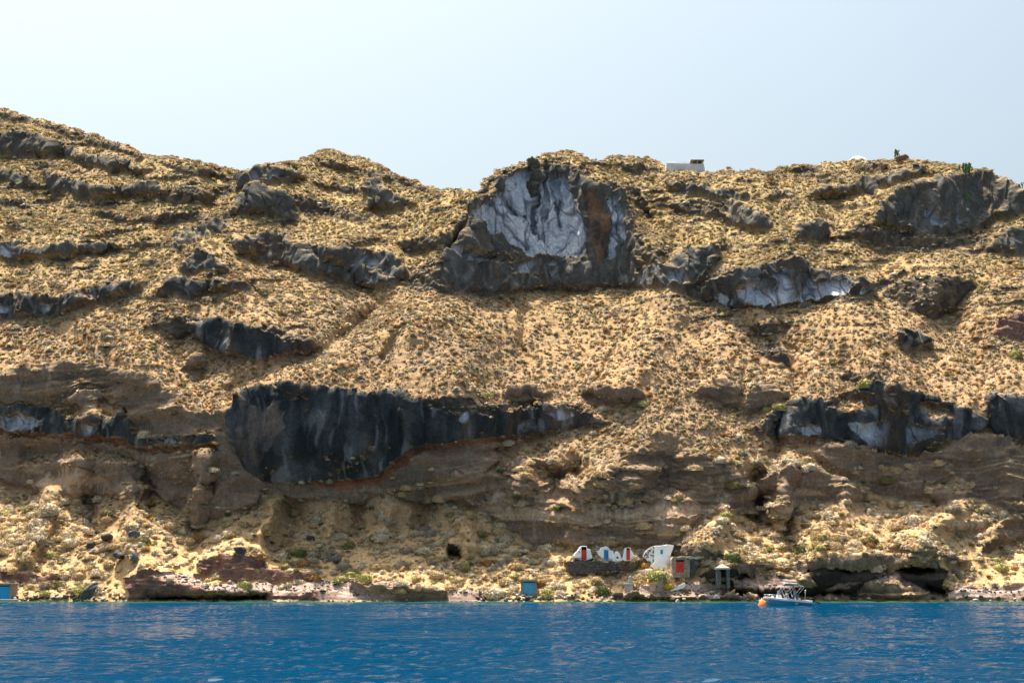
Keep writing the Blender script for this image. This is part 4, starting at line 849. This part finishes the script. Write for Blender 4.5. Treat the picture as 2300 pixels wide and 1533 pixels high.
# blue door at the shore, centre
def shore_door(name, label, fr, dr, mat, base):
    y0, y1 = plan(base, (fr[0] + 2, fr[2] - 2)); yf = y0 - .3; c = at((fr[0] + fr[2]) / 2, base, yf); t = thing(name, c, label, 'boat store')
    prism_px(rect(fr[0], fr[1], fr[2], fr[1] + 4.5), yf - .25, yf + 2.5, c).build('lintel', M_WOOD, t)
    for a, b in ((fr[0] + .5, dr[0]), (dr[2], fr[2] - .5)): prism_px(rect(a, fr[1] + 4.5, b, fr[3]), yf - .15, yf + 2.5, c).build('door_post', M_WOOD, t)
    prism_px(rect(dr[0], fr[1] + 4.5, dr[2], fr[3]), yf + .35, yf + .6, c).build('dark_backing_panel', M_DARKW, t)  # near-black sheet behind the leaves paints the shade in the gaps
    w = (dr[2] - dr[0]) / 2
    for k in range(2):
        m = MB()
        for q in range(4): prism_px(rect(dr[0] + w * k + w * q / 4 + .06, dr[1], dr[0] + w * k + w * (q + 1) / 4 - .06, dr[3]), yf + .02, yf + .3, c, m)
        d = m.build('door_leaf', mat, t); e = MB(); prism_px(rect(dr[0] + w * k + .5, (dr[1] + dr[3]) / 2 - .5, dr[0] + w * (k + 1) - .5, (dr[1] + dr[3]) / 2 + .4), yf - .03, yf + .03, c, e); e.build('brace', mat, d)
    return t
shore_door('boat_store', 'shore boat store with a faded blue double door in a grey wooden frame, centre', (1169.5,1301,1206.5,1334), (1174,1307.5,1201.5,1334), M_SEABLUE, 1332)
shore_door('boat_store', 'shore boat store with a bright blue door at the left edge', (-22,1309,26,1346), (-18,1316,21.5,1345), M_BRIGHT, 1345)
p = ground(5, 1347)[0]; c = at(5, 1348, p.y - 1.2); m = MB(); m.box(-2.5, 1.9, -.5, 1.5, -.6, .22); tag(setat(m.build('landing_slab', M_CONC, bevel=.04), c), 'thin pale concrete sill below the left blue door', 'slab')
# stone kiosk with a pyramid cap
y0, y1 = plan(1310, (1615, 1636)); yf = y0 - 1.3; c = at(1625, 1310, yf); t = thing('stone_kiosk', c, 'small dark stone shelter with a pyramid cap in front of the sea caves', 'shelter')
k = yf / FPX
for sx in (-1, 1):
    m = MB(); m.box(sx * 11 * k - 3.6 * k, sx * 11 * k + 3.6 * k, 0, 1.7, -.6, 31 * k); m.build('pillar', M_DRY, t, bevel=.03)
m = MB(); m.box(-7.4 * k, 7.4 * k, 1.4, 1.7, -.5, 31 * k); m.build('back_wall', M_STONE, t)
m = MB(); m.box(-16 * k, 16 * k, -.15, 1.85, 31 * k, 35 * k); m.build('cap_slab', M_CONC, t, bevel=.03)
m = MB(); z0, z1, z2 = 35 * k, 43 * k, .85; m.add([(-14.5*k,-.1,z0),(14.5*k,-.1,z0),(14.5*k,1.8,z0),(-14.5*k,1.8,z0),(-1.5*k,.6,z1),(1.5*k,.6,z1),(1.5*k,1.1,z1),(-1.5*k,1.1,z1)], [(0,1,5,4),(1,2,6,5),(2,3,7,6),(3,0,4,7),(4,5,6,7),(0,3,2,1)]); m.build('pyramid_roof', noisy(new_mat('lime_cap', (.40, .34, .27), .9, .1), 2, .2, .03, 4), t)
m = MB(); m.box(-7 * k, -4.5 * k, .3, .5, 0, 27 * k); m.build('door_jamb', M_WOOD, t)
# landing block, slipway, post
y0, y1 = plan(1328, (1406, 1420)); yf = y0 - .2; c = at(1413, 1330, yf); t = thing('landing_block', c, 'grey concrete landing block with a smaller pillar behind it', 'block')
prism_px(rect(1404, 1312, 1422, 1331), yf, yf + 2.4, c).build('lower_block', M_CONC, t, bevel=.04); prism_px(rect(1402.5, 1309.5, 1425, 1312.2), yf - .1, yf + 2.6, c).build('slab', M_CONC, t, bevel=.03)
prism_px([(1411,1309.6),(1421.5,1309.6),(1420,1294),(1417,1291.5),(1413.5,1294)], yf + 1, yf + 2.2, c).build('pillar', M_CONC, t, bevel=.04)
y0, y1 = plan(1322, (1500, 1535)); yf = y0 - .3; c = at(1520, 1324, yf); t = thing('slipway', c, 'whitewashed sloping slipway with a rust-red board along its top', 'slipway')
prism_px(dens([(1498,1327),(1538,1308),(1541,1313),(1536,1320),(1520,1324),(1505,1328)], 2, .3), yf, yf + 1.8, c).build('wall', M_WHITE, t); prism_px([(1501,1325),(1536,1305.6),(1537.5,1307),(1502,1326.4)], yf - .1, yf + .1, c).build('board', noisy(new_mat('rusty_board', (.42, .16, .08), .8), 3, .3), t)
p = ground(1456, 1327)[0]; m = MB(); m.tube([(0, 0, -.2), (0.02, 0, .9)], .035, 6); tag(setat(m.build('mooring_post', M_WOOD), p), 'thin mooring post standing on the pink rock platform', 'post')
# ------------------------------------------------------------------ on the skyline
Yh = math.exp(float(logdepth(1540., 386.))) + 1.0; kk = Yh / FPX; c = at(1540, 386, Yh); t = thing('hilltop_house', c, 'low white house wall with a reed pergola on the skyline', 'house')
M_OLDW = noisy(new_mat('weathered_whitewash', (.60, .63, .64), .85, .2), .8, .18)
prism_px([(1497,367),(1499,366.6),(1547,367.6),(1575,368),(1580,366.5),(1583,378),(1583.5,390),(1530,390),(1496,388)], Yh, Yh + 7, c).build('wall', M_OLDW, t)
m = MB(); prism_px(rect(1576, 366, 1580.5, 370), Yh - .02, Yh + .6, c, m); m.build('pier', M_OLDW, t)
m = MB()
m.tube([at(1498.5, 364.2, Yh + .3) - c, at(1547, 365, Yh + .3) - c], .05, 5)
for u in (1498.5, 1510, 1522, 1527, 1540): m.tube([at(u, 364.4, Yh + .3) - c, at(u, 369, Yh + .3) - c], .035, 4)
m.build('railing', new_mat('galvanised_rail', (.45, .47, .5), .5, .5), t)
m = MB(); a = at(1551, 359.5, Yh + .2) - c; b = at(1580.5, 359.8, Yh + .2) - c; m.box(a.x, b.x, -.1, 3.2, a.z - .12, a.z + .02)
for q in range(9): x = a.x + (b.x - a.x) * q / 8; m.box(x - .05, x + .05, -.3, 3.4, a.z - .22, a.z - .12)
m.build('pergola_roof', noisy(new_mat('reed_mat', (.22, .15, .09), .9), 5, .4), t)
m = MB(); q0 = at(1548, 368, Yh + .5) - c; m.prism([(q0.x, q0.z), (b.x - .3, q0.z), (b.x - .1, b.z - .2), (a.x + .1, a.z - .2)], 2.6, 2.9); m.build('reed_screen', noisy(new_mat('reed_screen', (.33, .21, .12), .9), 5, .4, stretch=(8, 1, 1)), t)
for u in (1549, 1566, 1578): m = MB(); m.tube([at(u, 369, Yh + .3) - c, at(u, 360, Yh + .3) - c], .06, 6); m.build('pergola_post', M_WHITE, t)
Yd = math.exp(float(logdepth(1932., 362.))) + 6; kd = Yd / FPX; c = at(1932, 359.0, Yd); t = thing('domed_chapel', c, 'low pale dome just showing over the right skyline', 'building')
m = MB(); r_ = 26 * kd; m.lathe([(r_, -3), (r_ * 1.0, -.2), (r_ * .86, 4 * kd), (r_ * .70, 9 * kd), (r_ * .5, 12.6 * kd), (r_ * .28, 14 * kd), (.02, 14.4 * kd)], 0, r_, 32); m.build('dome', M_OLDW, t)
m = MB(); m.lathe([(r_ * 1.06, -3), (r_ * 1.06, -.25), (r_ * .9, -.2)], 0, r_, 32); m.build('drum', M_OLDW, t)
M_CACT = noisy(new_mat('cactus_pads', (.10, .17, .06), .6, .3), 3, .25)
def cactus(u, v, n, hgt, label, seed):
    r = random.Random(seed); p = ground(u, v)[0] if v > 0 else None; m = MB()
    stack = [(Vector((r.uniform(-.8, .8), r.uniform(-.3, .3), 0)), Vector((r.uniform(-.5, .5), r.uniform(-.3, .3), 1)).normalized(), 0) for _ in range(n)]
    while stack:
        b, d, lv = stack.pop(); L = .42 * hgt * r.uniform(.8, 1.1); W = L * .33; a = d.orthogonal().normalized(); a = (a * math.cos(r.uniform(0, 6)) + d.cross(a) * math.sin(r.uniform(0, 6))).normalized(); e = d.cross(a)
        vs = []; 
        for sgn in (-1, 1): vs += [b + d * (L * (.5 - .5 * math.cos(math.pi * k_ / 5))) * 1 + a * (W * math.sin(math.pi * k_ / 5) * sg) + e * sgn * .04 for k_ in range(0, 6) for sg in (-1, 1)]
        fs = []
        for o_ in (0, 12):
            for k_ in range(5): q = (o_ + 2 * k_, o_ + 2 * k_ + 1, o_ + 2 * k_ + 3, o_ + 2 * k_ + 2); fs.append(q if o_ else q[::-1])
        for k_ in range(5): fs += [(2 * k_, 2 * k_ + 2, 14 + 2 * k_, 12 + 2 * k_), (2 * k_ + 1, 13 + 2 * k_, 15 + 2 * k_, 2 * k_ + 3)]
        m.add(vs, fs)
        if lv < 2:
            for _ in range(r.choice((1, 2, 2))): stack.append((b + d * L * .9, (d + Vector((r.uniform(-.8, .8), r.uniform(-.5, .5), r.uniform(0, .5)))).normalized(), lv + 1))
    p = p + Vector((0, -.2, .7 if v < 370 else .25)) if p else p
    tag(setat(m.build('prickly_pear', M_CACT), p), label, 'cactus')
cactus(2016, 364, 4, 1.6, 'prickly pear growing out beside the big skyline boulder', 1); cactus(2160, 400, 9, 1.9, 'large green prickly pear clump at the top of the right crag', 2); cactus(2150, 405, 6, 1.4, 'smaller prickly pear left of the large clump', 5)
cactus(2165, 460, 4, 1.0, 'small prickly pear on the face of the right crag', 3); cactus(1945, 410, 5, .8, 'vivid green prickly pear at the foot of the skyline ridge', 4); cactus(2292, 425, 4, 1.2, 'prickly pear at the right edge of the skyline', 6)
# ------------------------------------------------------------------ the boat
S60 = ray(0, 1360)[1]; YB = -CAMH / S60; KM = FPX / YB; BX = at(1719, 1360, YB).x
M_GEL = new_mat('white_gelcoat', (.80, .80, .80), .25, .5); M_HULLB = new_mat('blue_hull_paint', (.04, .27, .44), .25, .5); M_STEEL = new_mat('stainless_tube', (.75, .75, .77), .25, .5, .6)
M_BLACK = new_mat('black_plastic', (.012, .012, .014), .4, .4); M_CANVAS = noisy(new_mat('grey_canvas', (.20, .22, .22), .9, .1), 3, .15, .02, 5)
boat = thing('motorboat', (BX, YB + 1.0, 0), 'small blue and white open motorboat with folded grey sunshade, moored by the sea caves', 'boat')
LN = 5.95
def hull_sec(t):      # t 0 bow .. 1 stern -> half beam, sheer z, chine half beam, band z
    hb = 1.02 * min(1, (math.sin(min(t / .62, 1) * math.pi / 2)) ** .75) * (1 - .08 * max(0, t - .7) / .3); sh = 1.10 - .24 * sstep(0, .5, t) - .24 * sstep(.45, 1, t); band = sh - .22 - .04 * t
    x = t * LN + (0 if t > .001 else 0); return float(hb), float(sh), float(band)
NS = 22; blue, white, deck = MB(), MB(), MB(); secs = []
for i in range(NS + 1):
    t = i / NS; hb, sh, bd = hull_sec(t); rake = .62 * (1 - sstep(0, .35, t)); xs = lambda z: t * LN + rake * float(np.clip((sh - z) / sh, 0, 1.3))
    secs.append([(xs(-.3) + .2 * (1 - t), 0.0 * hb, -.32), (xs(0), hb * .72, -.02), (xs(bd), hb * .97, bd), (xs(sh), hb, sh), (xs(sh), max(hb - .16, 0), sh + .03), (xs(sh), max(hb - .2, 0), min(sh - .12, .55) if t > .3 else sh - .02), (xs(sh), 0, min(sh - .12, .42) if t > .3 else sh + .02)])
def strip(mb, a, b):
    for sg in (-1, 1):
        for i in range(NS):
            q = [secs[i][a], secs[i + 1][a], secs[i + 1][b], secs[i][b]]; q = [(x, y * sg, z) for x, y, z in q]; mb.add(q if sg < 0 else q[::-1], [(0, 1, 2, 3)], True)
strip(blue, 0, 1); strip(blue, 1, 2); strip(white, 2, 3); strip(white, 3, 4); strip(deck, 4, 5); strip(deck, 5, 6)
L_ = secs[-1]; blue.add([L_[0], L_[1], L_[2], (L_[2][0], -L_[2][1], L_[2][2]), (L_[1][0], -L_[1][1], L_[1][2])], [(0, 1, 2, 3, 4)]); white.add([L_[2], L_[3], (L_[3][0], -L_[3][1], L_[3][2]), (L_[2][0], -L_[2][1], L_[2][2])], [(0, 1, 2, 3)])
for mb_, nm, mt in ((blue, 'hull', M_HULLB), (white, 'gunwale', M_GEL), (deck, 'deck', M_GEL)): mb_.build(nm, mt, boat)
m = MB(); m.add([(1.55,-.35,.5),(2.35,-.35,.5),(2.35,.35,.5),(1.55,.35,.5),(1.68,-.32,1.38),(2.2,-.32,1.32),(2.2,.32,1.32),(1.68,.32,1.38)], [(0,1,5,4),(1,2,6,5),(2,3,7,6),(3,0,4,7),(4,5,6,7)]); con = m.build('console', M_GEL, boat, bevel=.03)
m = MB(); m.add([(1.70,-.32,1.38),(1.70,.32,1.38),(1.82,.28,1.88),(1.82,-.28,1.88),(2.15,-.32,1.33),(2.2,-.28,1.84),(2.15,.32,1.33),(2.2,.28,1.84)], [(0,1,2,3),(0,3,5,4),(1,6,7,2)])
gl = new_mat('tinted_screen', (.30, .36, .38), .08, .6); gl.node_tree.nodes['Principled BSDF'].inputs['Alpha'].default_value = .55; m.build('windscreen', gl, con)
m = MB(); m.tube([(2.3, .25 * math.cos(a), 1.25 + .2 * math.sin(a)) for a in [k * math.pi / 6 for k in range(13)]], .02, 5); m.build('steering_wheel', M_BLACK, con)
m = MB()
for sg in (-1, 1):
    P_ = [(.12, .06 * sg, 1.4), (.55, .5 * sg, 1.4), (1.1, .78 * sg, 1.37), (1.75, .92 * sg, 1.33)]; m.tube(P_, .022, 6)
    for a, b in zip(P_, [(.3, .12 * sg, 1.08), (.7, .5 * sg, 1.02), (1.25, .78 * sg, .96), (1.75, .92 * sg, .9)]): m.tube([a, b], .018, 5)
m.build('bow_rail', M_STEEL, boat)
for sg in (-1, 1):
    m = MB(); y = .95 * sg
    for a, b in (((2.76, 1.22), (2.26, 2.42)), ((2.76, 1.3), (4.1, 2.66)), ((3.80, 1.1), (3.35, 2.5)), ((4.15, 1.4), (4.95, 2.28)), ((2.76, .95), (2.76, 1.3)), ((4.15, .8), (4.15, 1.4)), ((2.12, 1.85), (2.6, 2.35))): m.tube([(a[0], y, a[1]), (b[0], y, b[1])], .025, 6)
    m.tube([(2.2, y, 2.88), (2.6, y, 2.95), (3.05, y, 2.95), (3.35, y, 2.75), (3.42, y, 2.45)], .025, 6); m.build('sunshade_frame', M_STEEL, boat)
m = MB(); prof = [(2.42, 2.62), (2.55, 2.76), (3.0, 2.8), (3.3, 2.74), (3.6, 2.74), (4.1, 2.72), (4.5, 2.5), (4.92, 2.36)]
for sg in (0,):
    n_ = len(prof)
    for (ya, yb) in ((-1.0, -.5), (-.5, 0), (0, .5), (.5, 1.0)):
        za, zb = .10 * (1 - ya * ya), .10 * (1 - yb * yb)
        for i in range(n_ - 1):
            a, b = prof[i], prof[i + 1]; m.add([(a[0], ya, a[1] + za), (b[0], ya, b[1] + za), (b[0], yb, b[1] + zb), (a[0], yb, a[1] + zb), (a[0], ya, a[1] + za - .05), (b[0], ya, b[1] + za - .05), (b[0], yb, b[1] + zb - .05), (a[0], yb, a[1] + zb - .05)], [(0, 1, 2, 3), (7, 6, 5, 4)], True)
for i in range(4): a = prof[i]; b = prof[i + 1]; m.add([(a[0], -1.0, a[1]), (b[0], -1.0, b[1]), (b[0], -.98, b[1] - .30), (a[0], -.98, a[1] - .28)], [(0, 1, 2, 3)], True)
m.build('sunshade', M_CANVAS, boat)
m = MB(); m.box(2.75, 3.3, -.5, .5, .45, .92); m.build('helm_seat', M_GEL, boat, bevel=.04); m = MB(); m.box(5.0, 5.5, -.8, .8, .4, .72); m.build('stern_bench', M_GEL, boat, bevel=.04)
m = MB(); m.add([(5.85,-.2,.42),(6.15,-.22,.35),(6.42,-.2,.62),(6.35,-.18,.92),(6.0,-.2,1.02),(5.75,-.18,.85),(5.85,.2,.42),(6.15,.22,.35),(6.42,.2,.62),(6.35,.18,.92),(6.0,.2,1.02),(5.75,.18,.85)], [(0,1,2,3,4,5),(11,10,9,8,7,6)] + [(i, i + 6, (i + 1) % 6 + 6, (i + 1) % 6) for i in range(6)])
om = m.build('outboard_motor', M_BLACK, boat, bevel=.04); m = MB(); m.tube([(6.25, 0, .6), (6.7, 0, .44), (7.1, 0, .30)], [.11, .08, .06], 8); m.box(6.55, 7.0, -.13, .13, .42, .45); m.build('motor_leg', M_BLACK, om)
m = MB(); m.tube([(5.9, 0, .1), (6.0, 0, .5)], .09, 6); m.build('motor_bracket', M_STEEL, om)
for k in range(3): m = MB(); a = k * 2.094; m.add([(7.08, 0, .30), (7.12, .16 * math.cos(a), .30 + .16 * math.sin(a)), (7.14, .16 * math.cos(a + .7), .30 + .16 * math.sin(a + .7)), (7.10, .02, .31)], [(0, 1, 2, 3)]); m.build('propeller_blade', M_BLACK, om)
m = MB(); m.tube([(5.05, -.6, .7), (5.16, -.6, 1.82)], .025, 6); m.lathe([(.02, 1.80), (.08, 1.84), (.09, 1.9), (.05, 1.97), (.01, 2.0)], 5.16, -.6, 10); m.lathe([(.02, 1.6), (.07, 1.64), (.07, 1.7), (.02, 1.74)], 5.1, -.6, 8); m.build('stern_light', M_GEL, boat)
m = MB(); m.tube([(2.1, .3, 1.8), (2.18, .3, 2.45)], .012, 4); m.build('antenna', M_STEEL, boat)
def hy(x, z):   # hull side at the emblem
    return -.97 * hull_sec(x / LN)[0] - .012
m = MB(); ex, ez = 3.92, .30
m.tube([(ex + .17 * math.cos(a), hy(ex, 0) + .05 - .0 * a - .10 * (.6 - (ez + .17 * math.sin(a))) * -1 * 0, ez + .17 * math.sin(a)) for a in [k * math.pi / 10 for k in range(21)]], .016, 4)
for k in range(2): m.tube([(ex - .13 + .26 * q / 8, hy(ex, 0) + .04, ez - .05 + .1 * k + .035 * math.sin(q * 1.6)) for q in range(9)], .014, 4)
m.build('hull_emblem', M_GEL, boat)
for (cx, cy, ss) in ((1.1, .0, .16), (4.4, -.5, .14)): m = MB(); m.lathe([(.02, 1.0 if cx < 2 else .75), (ss, 1.03 if cx < 2 else .78), (ss, 1.16 if cx < 2 else .95), (.03, 1.2 if cx < 2 else 1.0)], cx, cy, 10); m.build('fender', M_GEL, boat)
# buoy and its rope
YBU = YB; pb = at(1713, 1359.5, YBU); M_OR = new_mat('orange_plastic', (.85, .22, .03), .45, .4)
bu = thing('mooring_buoy', (pb.x, YB + .4, 0), 'orange conical mooring buoy floating at the bow of the boat', 'buoy')
m = MB(); m.lathe([(.30, -.3), (.50, -.1), (.54, .06), (.53, .13), (.20, .76), (.12, .80)], 0, 0, 24); m.build('float', M_OR, bu); m = MB(); m.lathe([(.545, .02), (.56, .05), (.545, .10)], 0, 0, 24); m.build('rim', new_mat('dark_orange_band', (.35, .06, .01), .6), bu)
m = MB(); m.lathe([(.10, .78), (.09, .86), (.05, .88), (.05, .98), (.01, 1.0)], 0, 0, 10); m.build('top_eye', M_GEL, bu)
m = MB(); b0 = Vector((pb.x + .05, YB + .4, .9)); b1 = Vector((BX + .02, YB + 1.0, 1.08)); m.tube([b0, b0.lerp(b1, .35) + Vector((0, 0, -.16)), b0.lerp(b1, .7) + Vector((0, 0, -.12)), b1], .018, 5); tag(m.build('mooring_rope', new_mat('pale_rope', (.6, .57, .5), .9), None, b0), 'pale rope from the orange buoy to the boat bow', 'rope')
# ------------------------------------------------------------------ two people
def skin_body(name, joints, edges, mat, parent, sub=2):
    me = bpy.data.meshes.new(name); me.from_pydata([j[0] for j in joints], edges, []); o = link(name, me, mat, parent)
    sk = o.modifiers.new('skin', 'SKIN'); sv = me.skin_vertices[0] if me.skin_vertices else None
    if sv is None:
        bpy.context.view_layer.objects.active = o; me.attributes  # layer is made by the modifier
    for v_, j in zip(me.skin_vertices[0].data, joints): v_.radius = (j[1], j[1] if len(j) < 3 else j[2])
    me.skin_vertices[0].data[0].use_root = True
    s = o.modifiers.new('sub', 'SUBSURF'); s.levels = sub; s.render_levels = sub
    for p_ in me.polygons: p_.use_smooth = True
    return o
M_SKIN = new_mat('tanned_skin', (.42, .22, .14), .6, .3); M_SHIRT = noisy(new_mat('pale_blue_shirt', (.42, .58, .78), .9, .1), 4, .1); M_SHORT = new_mat('blue_shorts', (.03, .24, .55), .85, .1); M_PSH = new_mat('light_blue_shorts', (.25, .48, .68), .85, .1)
M_HAT = new_mat('straw_hat', (.72, .60, .42), .9, .1); M_HAIR = new_mat('dark_hair', (.02, .015, .012), .7, .2)
def person(loc, rz, label, pose, shirt, shorts, hat):
    J = []; E = []
    def add(p_, r_, par=None):
        J.append((tuple(p_), r_)); 
        if par is not None: E.append((par, len(J) - 1))
        return len(J) - 1
    pel = add(pose['pelvis'], .125); ab = add(pose['abdomen'], .12, pel); ch = add(pose['chest'], .15, ab); nk = add(pose['neck'], .06, ch); hb = add(pose['chin'], .075, nk); hd = add(pose['head'], .098, hb); add(Vector(pose['head']) + Vector((0, 0, .07)), .06, hd)
    arms = []
    for sg in ('l', 'r'):
        sh = add(pose[sg + 'sh'], .065, ch); el = add(pose[sg + 'el'], .043, sh); wr = add(pose[sg + 'wr'], .030, el)
        d = (Vector(pose[sg + 'wr']) - Vector(pose[sg + 'el'])).normalized(); pa = add(Vector(pose[sg + 'wr']) + d * .07, .035, wr); a_ = d.orthogonal().normalized()
        for q in range(4): f1 = add(Vector(pose[sg + 'wr']) + d * .11 + a_ * (.027 * (q - 1.5)), .010, pa); add(Vector(pose[sg + 'wr']) + d * (.165 - .01 * abs(q - 1.4)) + a_ * (.029 * (q - 1.5)) + d.cross(a_) * .02, .008, f1)
        add(Vector(pose[sg + 'wr']) + d * .06 + a_ * .06, .011, wr); arms.append((sh, el))
        hp = add(pose[sg + 'hip'], .095, pel); kn = add(pose[sg + 'kn'], .062, hp); an = add(pose[sg + 'an'], .04, kn); add(Vector(pose[sg + 'an']) + Vector((-.14, 0, -.04)), .035, an)
    t = thing('person', loc, label, 'person', rz=rz)
    skin_body('body', J, E, M_SKIN, t)
    g = lambda k, r_: (tuple(pose[k]), r_)
    if shirt: skin_body('shirt', [g('abdomen', .15), g('chest', .175), (tuple(Vector(pose['neck']) - Vector((0, 0, .05))), .09), g('lsh', .09), (tuple(Vector(pose['lsh']).lerp(Vector(pose['lel']), .9)), .06), g('rsh', .09), (tuple(Vector(pose['rsh']).lerp(Vector(pose['rel']), .9)), .06), (tuple(Vector(pose['pelvis']) + Vector((0, 0, .04))), .145)], [(0, 1), (1, 2), (1, 3), (3, 4), (1, 5), (5, 6), (0, 7)], shirt, t)
    skin_body('shorts', [g('pelvis', .15), g('lhip', .115), (tuple(Vector(pose['lhip']).lerp(Vector(pose['lkn']), .75)), .095), g('rhip', .115), (tuple(Vector(pose['rhip']).lerp(Vector(pose['rkn']), .75)), .095)], [(0, 1), (1, 2), (0, 3), (3, 4)], shorts, t)
    h = Vector(pose['head'])
    if hat: m = MB(); m.lathe([(.03, h.z + .13), (.10, h.z + .12), (.125, h.z + .03), (.26, h.z + .0), (.265, h.z - .01), (.12, h.z + .01)], h.x, h.y, 20); m.build('hat', M_HAT, t)
    m = MB(); m.lathe([(.112, h.z - .03), (.118, h.z + .03), (.10, h.z + .09), (.05, h.z + .135), (.01, h.z + .14)], h.x + .012, h.y, 14); m.build('hair', M_HAIR, t)
    m = MB(); m.add([(h.x - .10, h.y - .012, h.z - .05), (h.x - .10, h.y + .012, h.z - .05), (h.x - .125, h.y, h.z - .05), (h.x - .095, h.y, h.z + .0)], [(0, 1, 2), (0, 2, 3), (1, 3, 2)], True); m.build('nose', M_SKIN, t)
    for sg in (-1, 1): m = MB(); m.lathe([(.003, h.z + .0), (.011, h.z + .008), (.011, h.z + .016), (.003, h.z + .022)], h.x - .094, h.y + sg * .035, 8); m.build('eye', M_HAIR, t)
    return t
V_ = Vector
sit = dict(pelvis=(.0, 0, .10), abdomen=(-.02, 0, .28), chest=(-.06, 0, .50), neck=(-.09, 0, .68), chin=(-.12, 0, .76), head=(-.13, 0, .87), lsh=(-.07, .19, .58), rsh=(-.07, -.19, .58), lel=(-.26, .24, .36), rel=(-.26, -.24, .36), lwr=(-.48, .16, .30), rwr=(-.48, -.16, .30),
           lhip=(-.03, .10, .08), rhip=(-.03, -.10, .08), lkn=(-.42, .14, .12), rkn=(-.42, -.14, .12), lan=(-.46, .13, -.30), ran=(-.46, -.13, -.30))
stand = dict(pelvis=(0, 0, .92), abdomen=(-.01, 0, 1.08), chest=(0, 0, 1.30), neck=(0, 0, 1.47), chin=(-.02, 0, 1.55), head=(-.02, 0, 1.66), lsh=(0, .2, 1.38), rsh=(0, -.2, 1.38), lel=(.02, .27, 1.12), rel=(-.02, -.27, 1.14), lwr=(-.12, .25, .92), rwr=(-.2, -.24, .98),
           lhip=(0, .1, .88), rhip=(0, -.1, .88), lkn=(-.04, .13, .47), rkn=(-.01, -.13, .47), lan=(0, .14, .06), ran=(.03, -.14, .06))
person((BX + 3.05, YB + .95, .93), 0, 'person in a straw hat and pale blue shirt sitting at the boat helm', sit, M_SHIRT, M_PSH, True)
person((BX + 3.95, YB + .9, .45), R(25), 'bare-chested person in blue shorts standing under the boat sunshade', stand, None, M_SHORT, False)
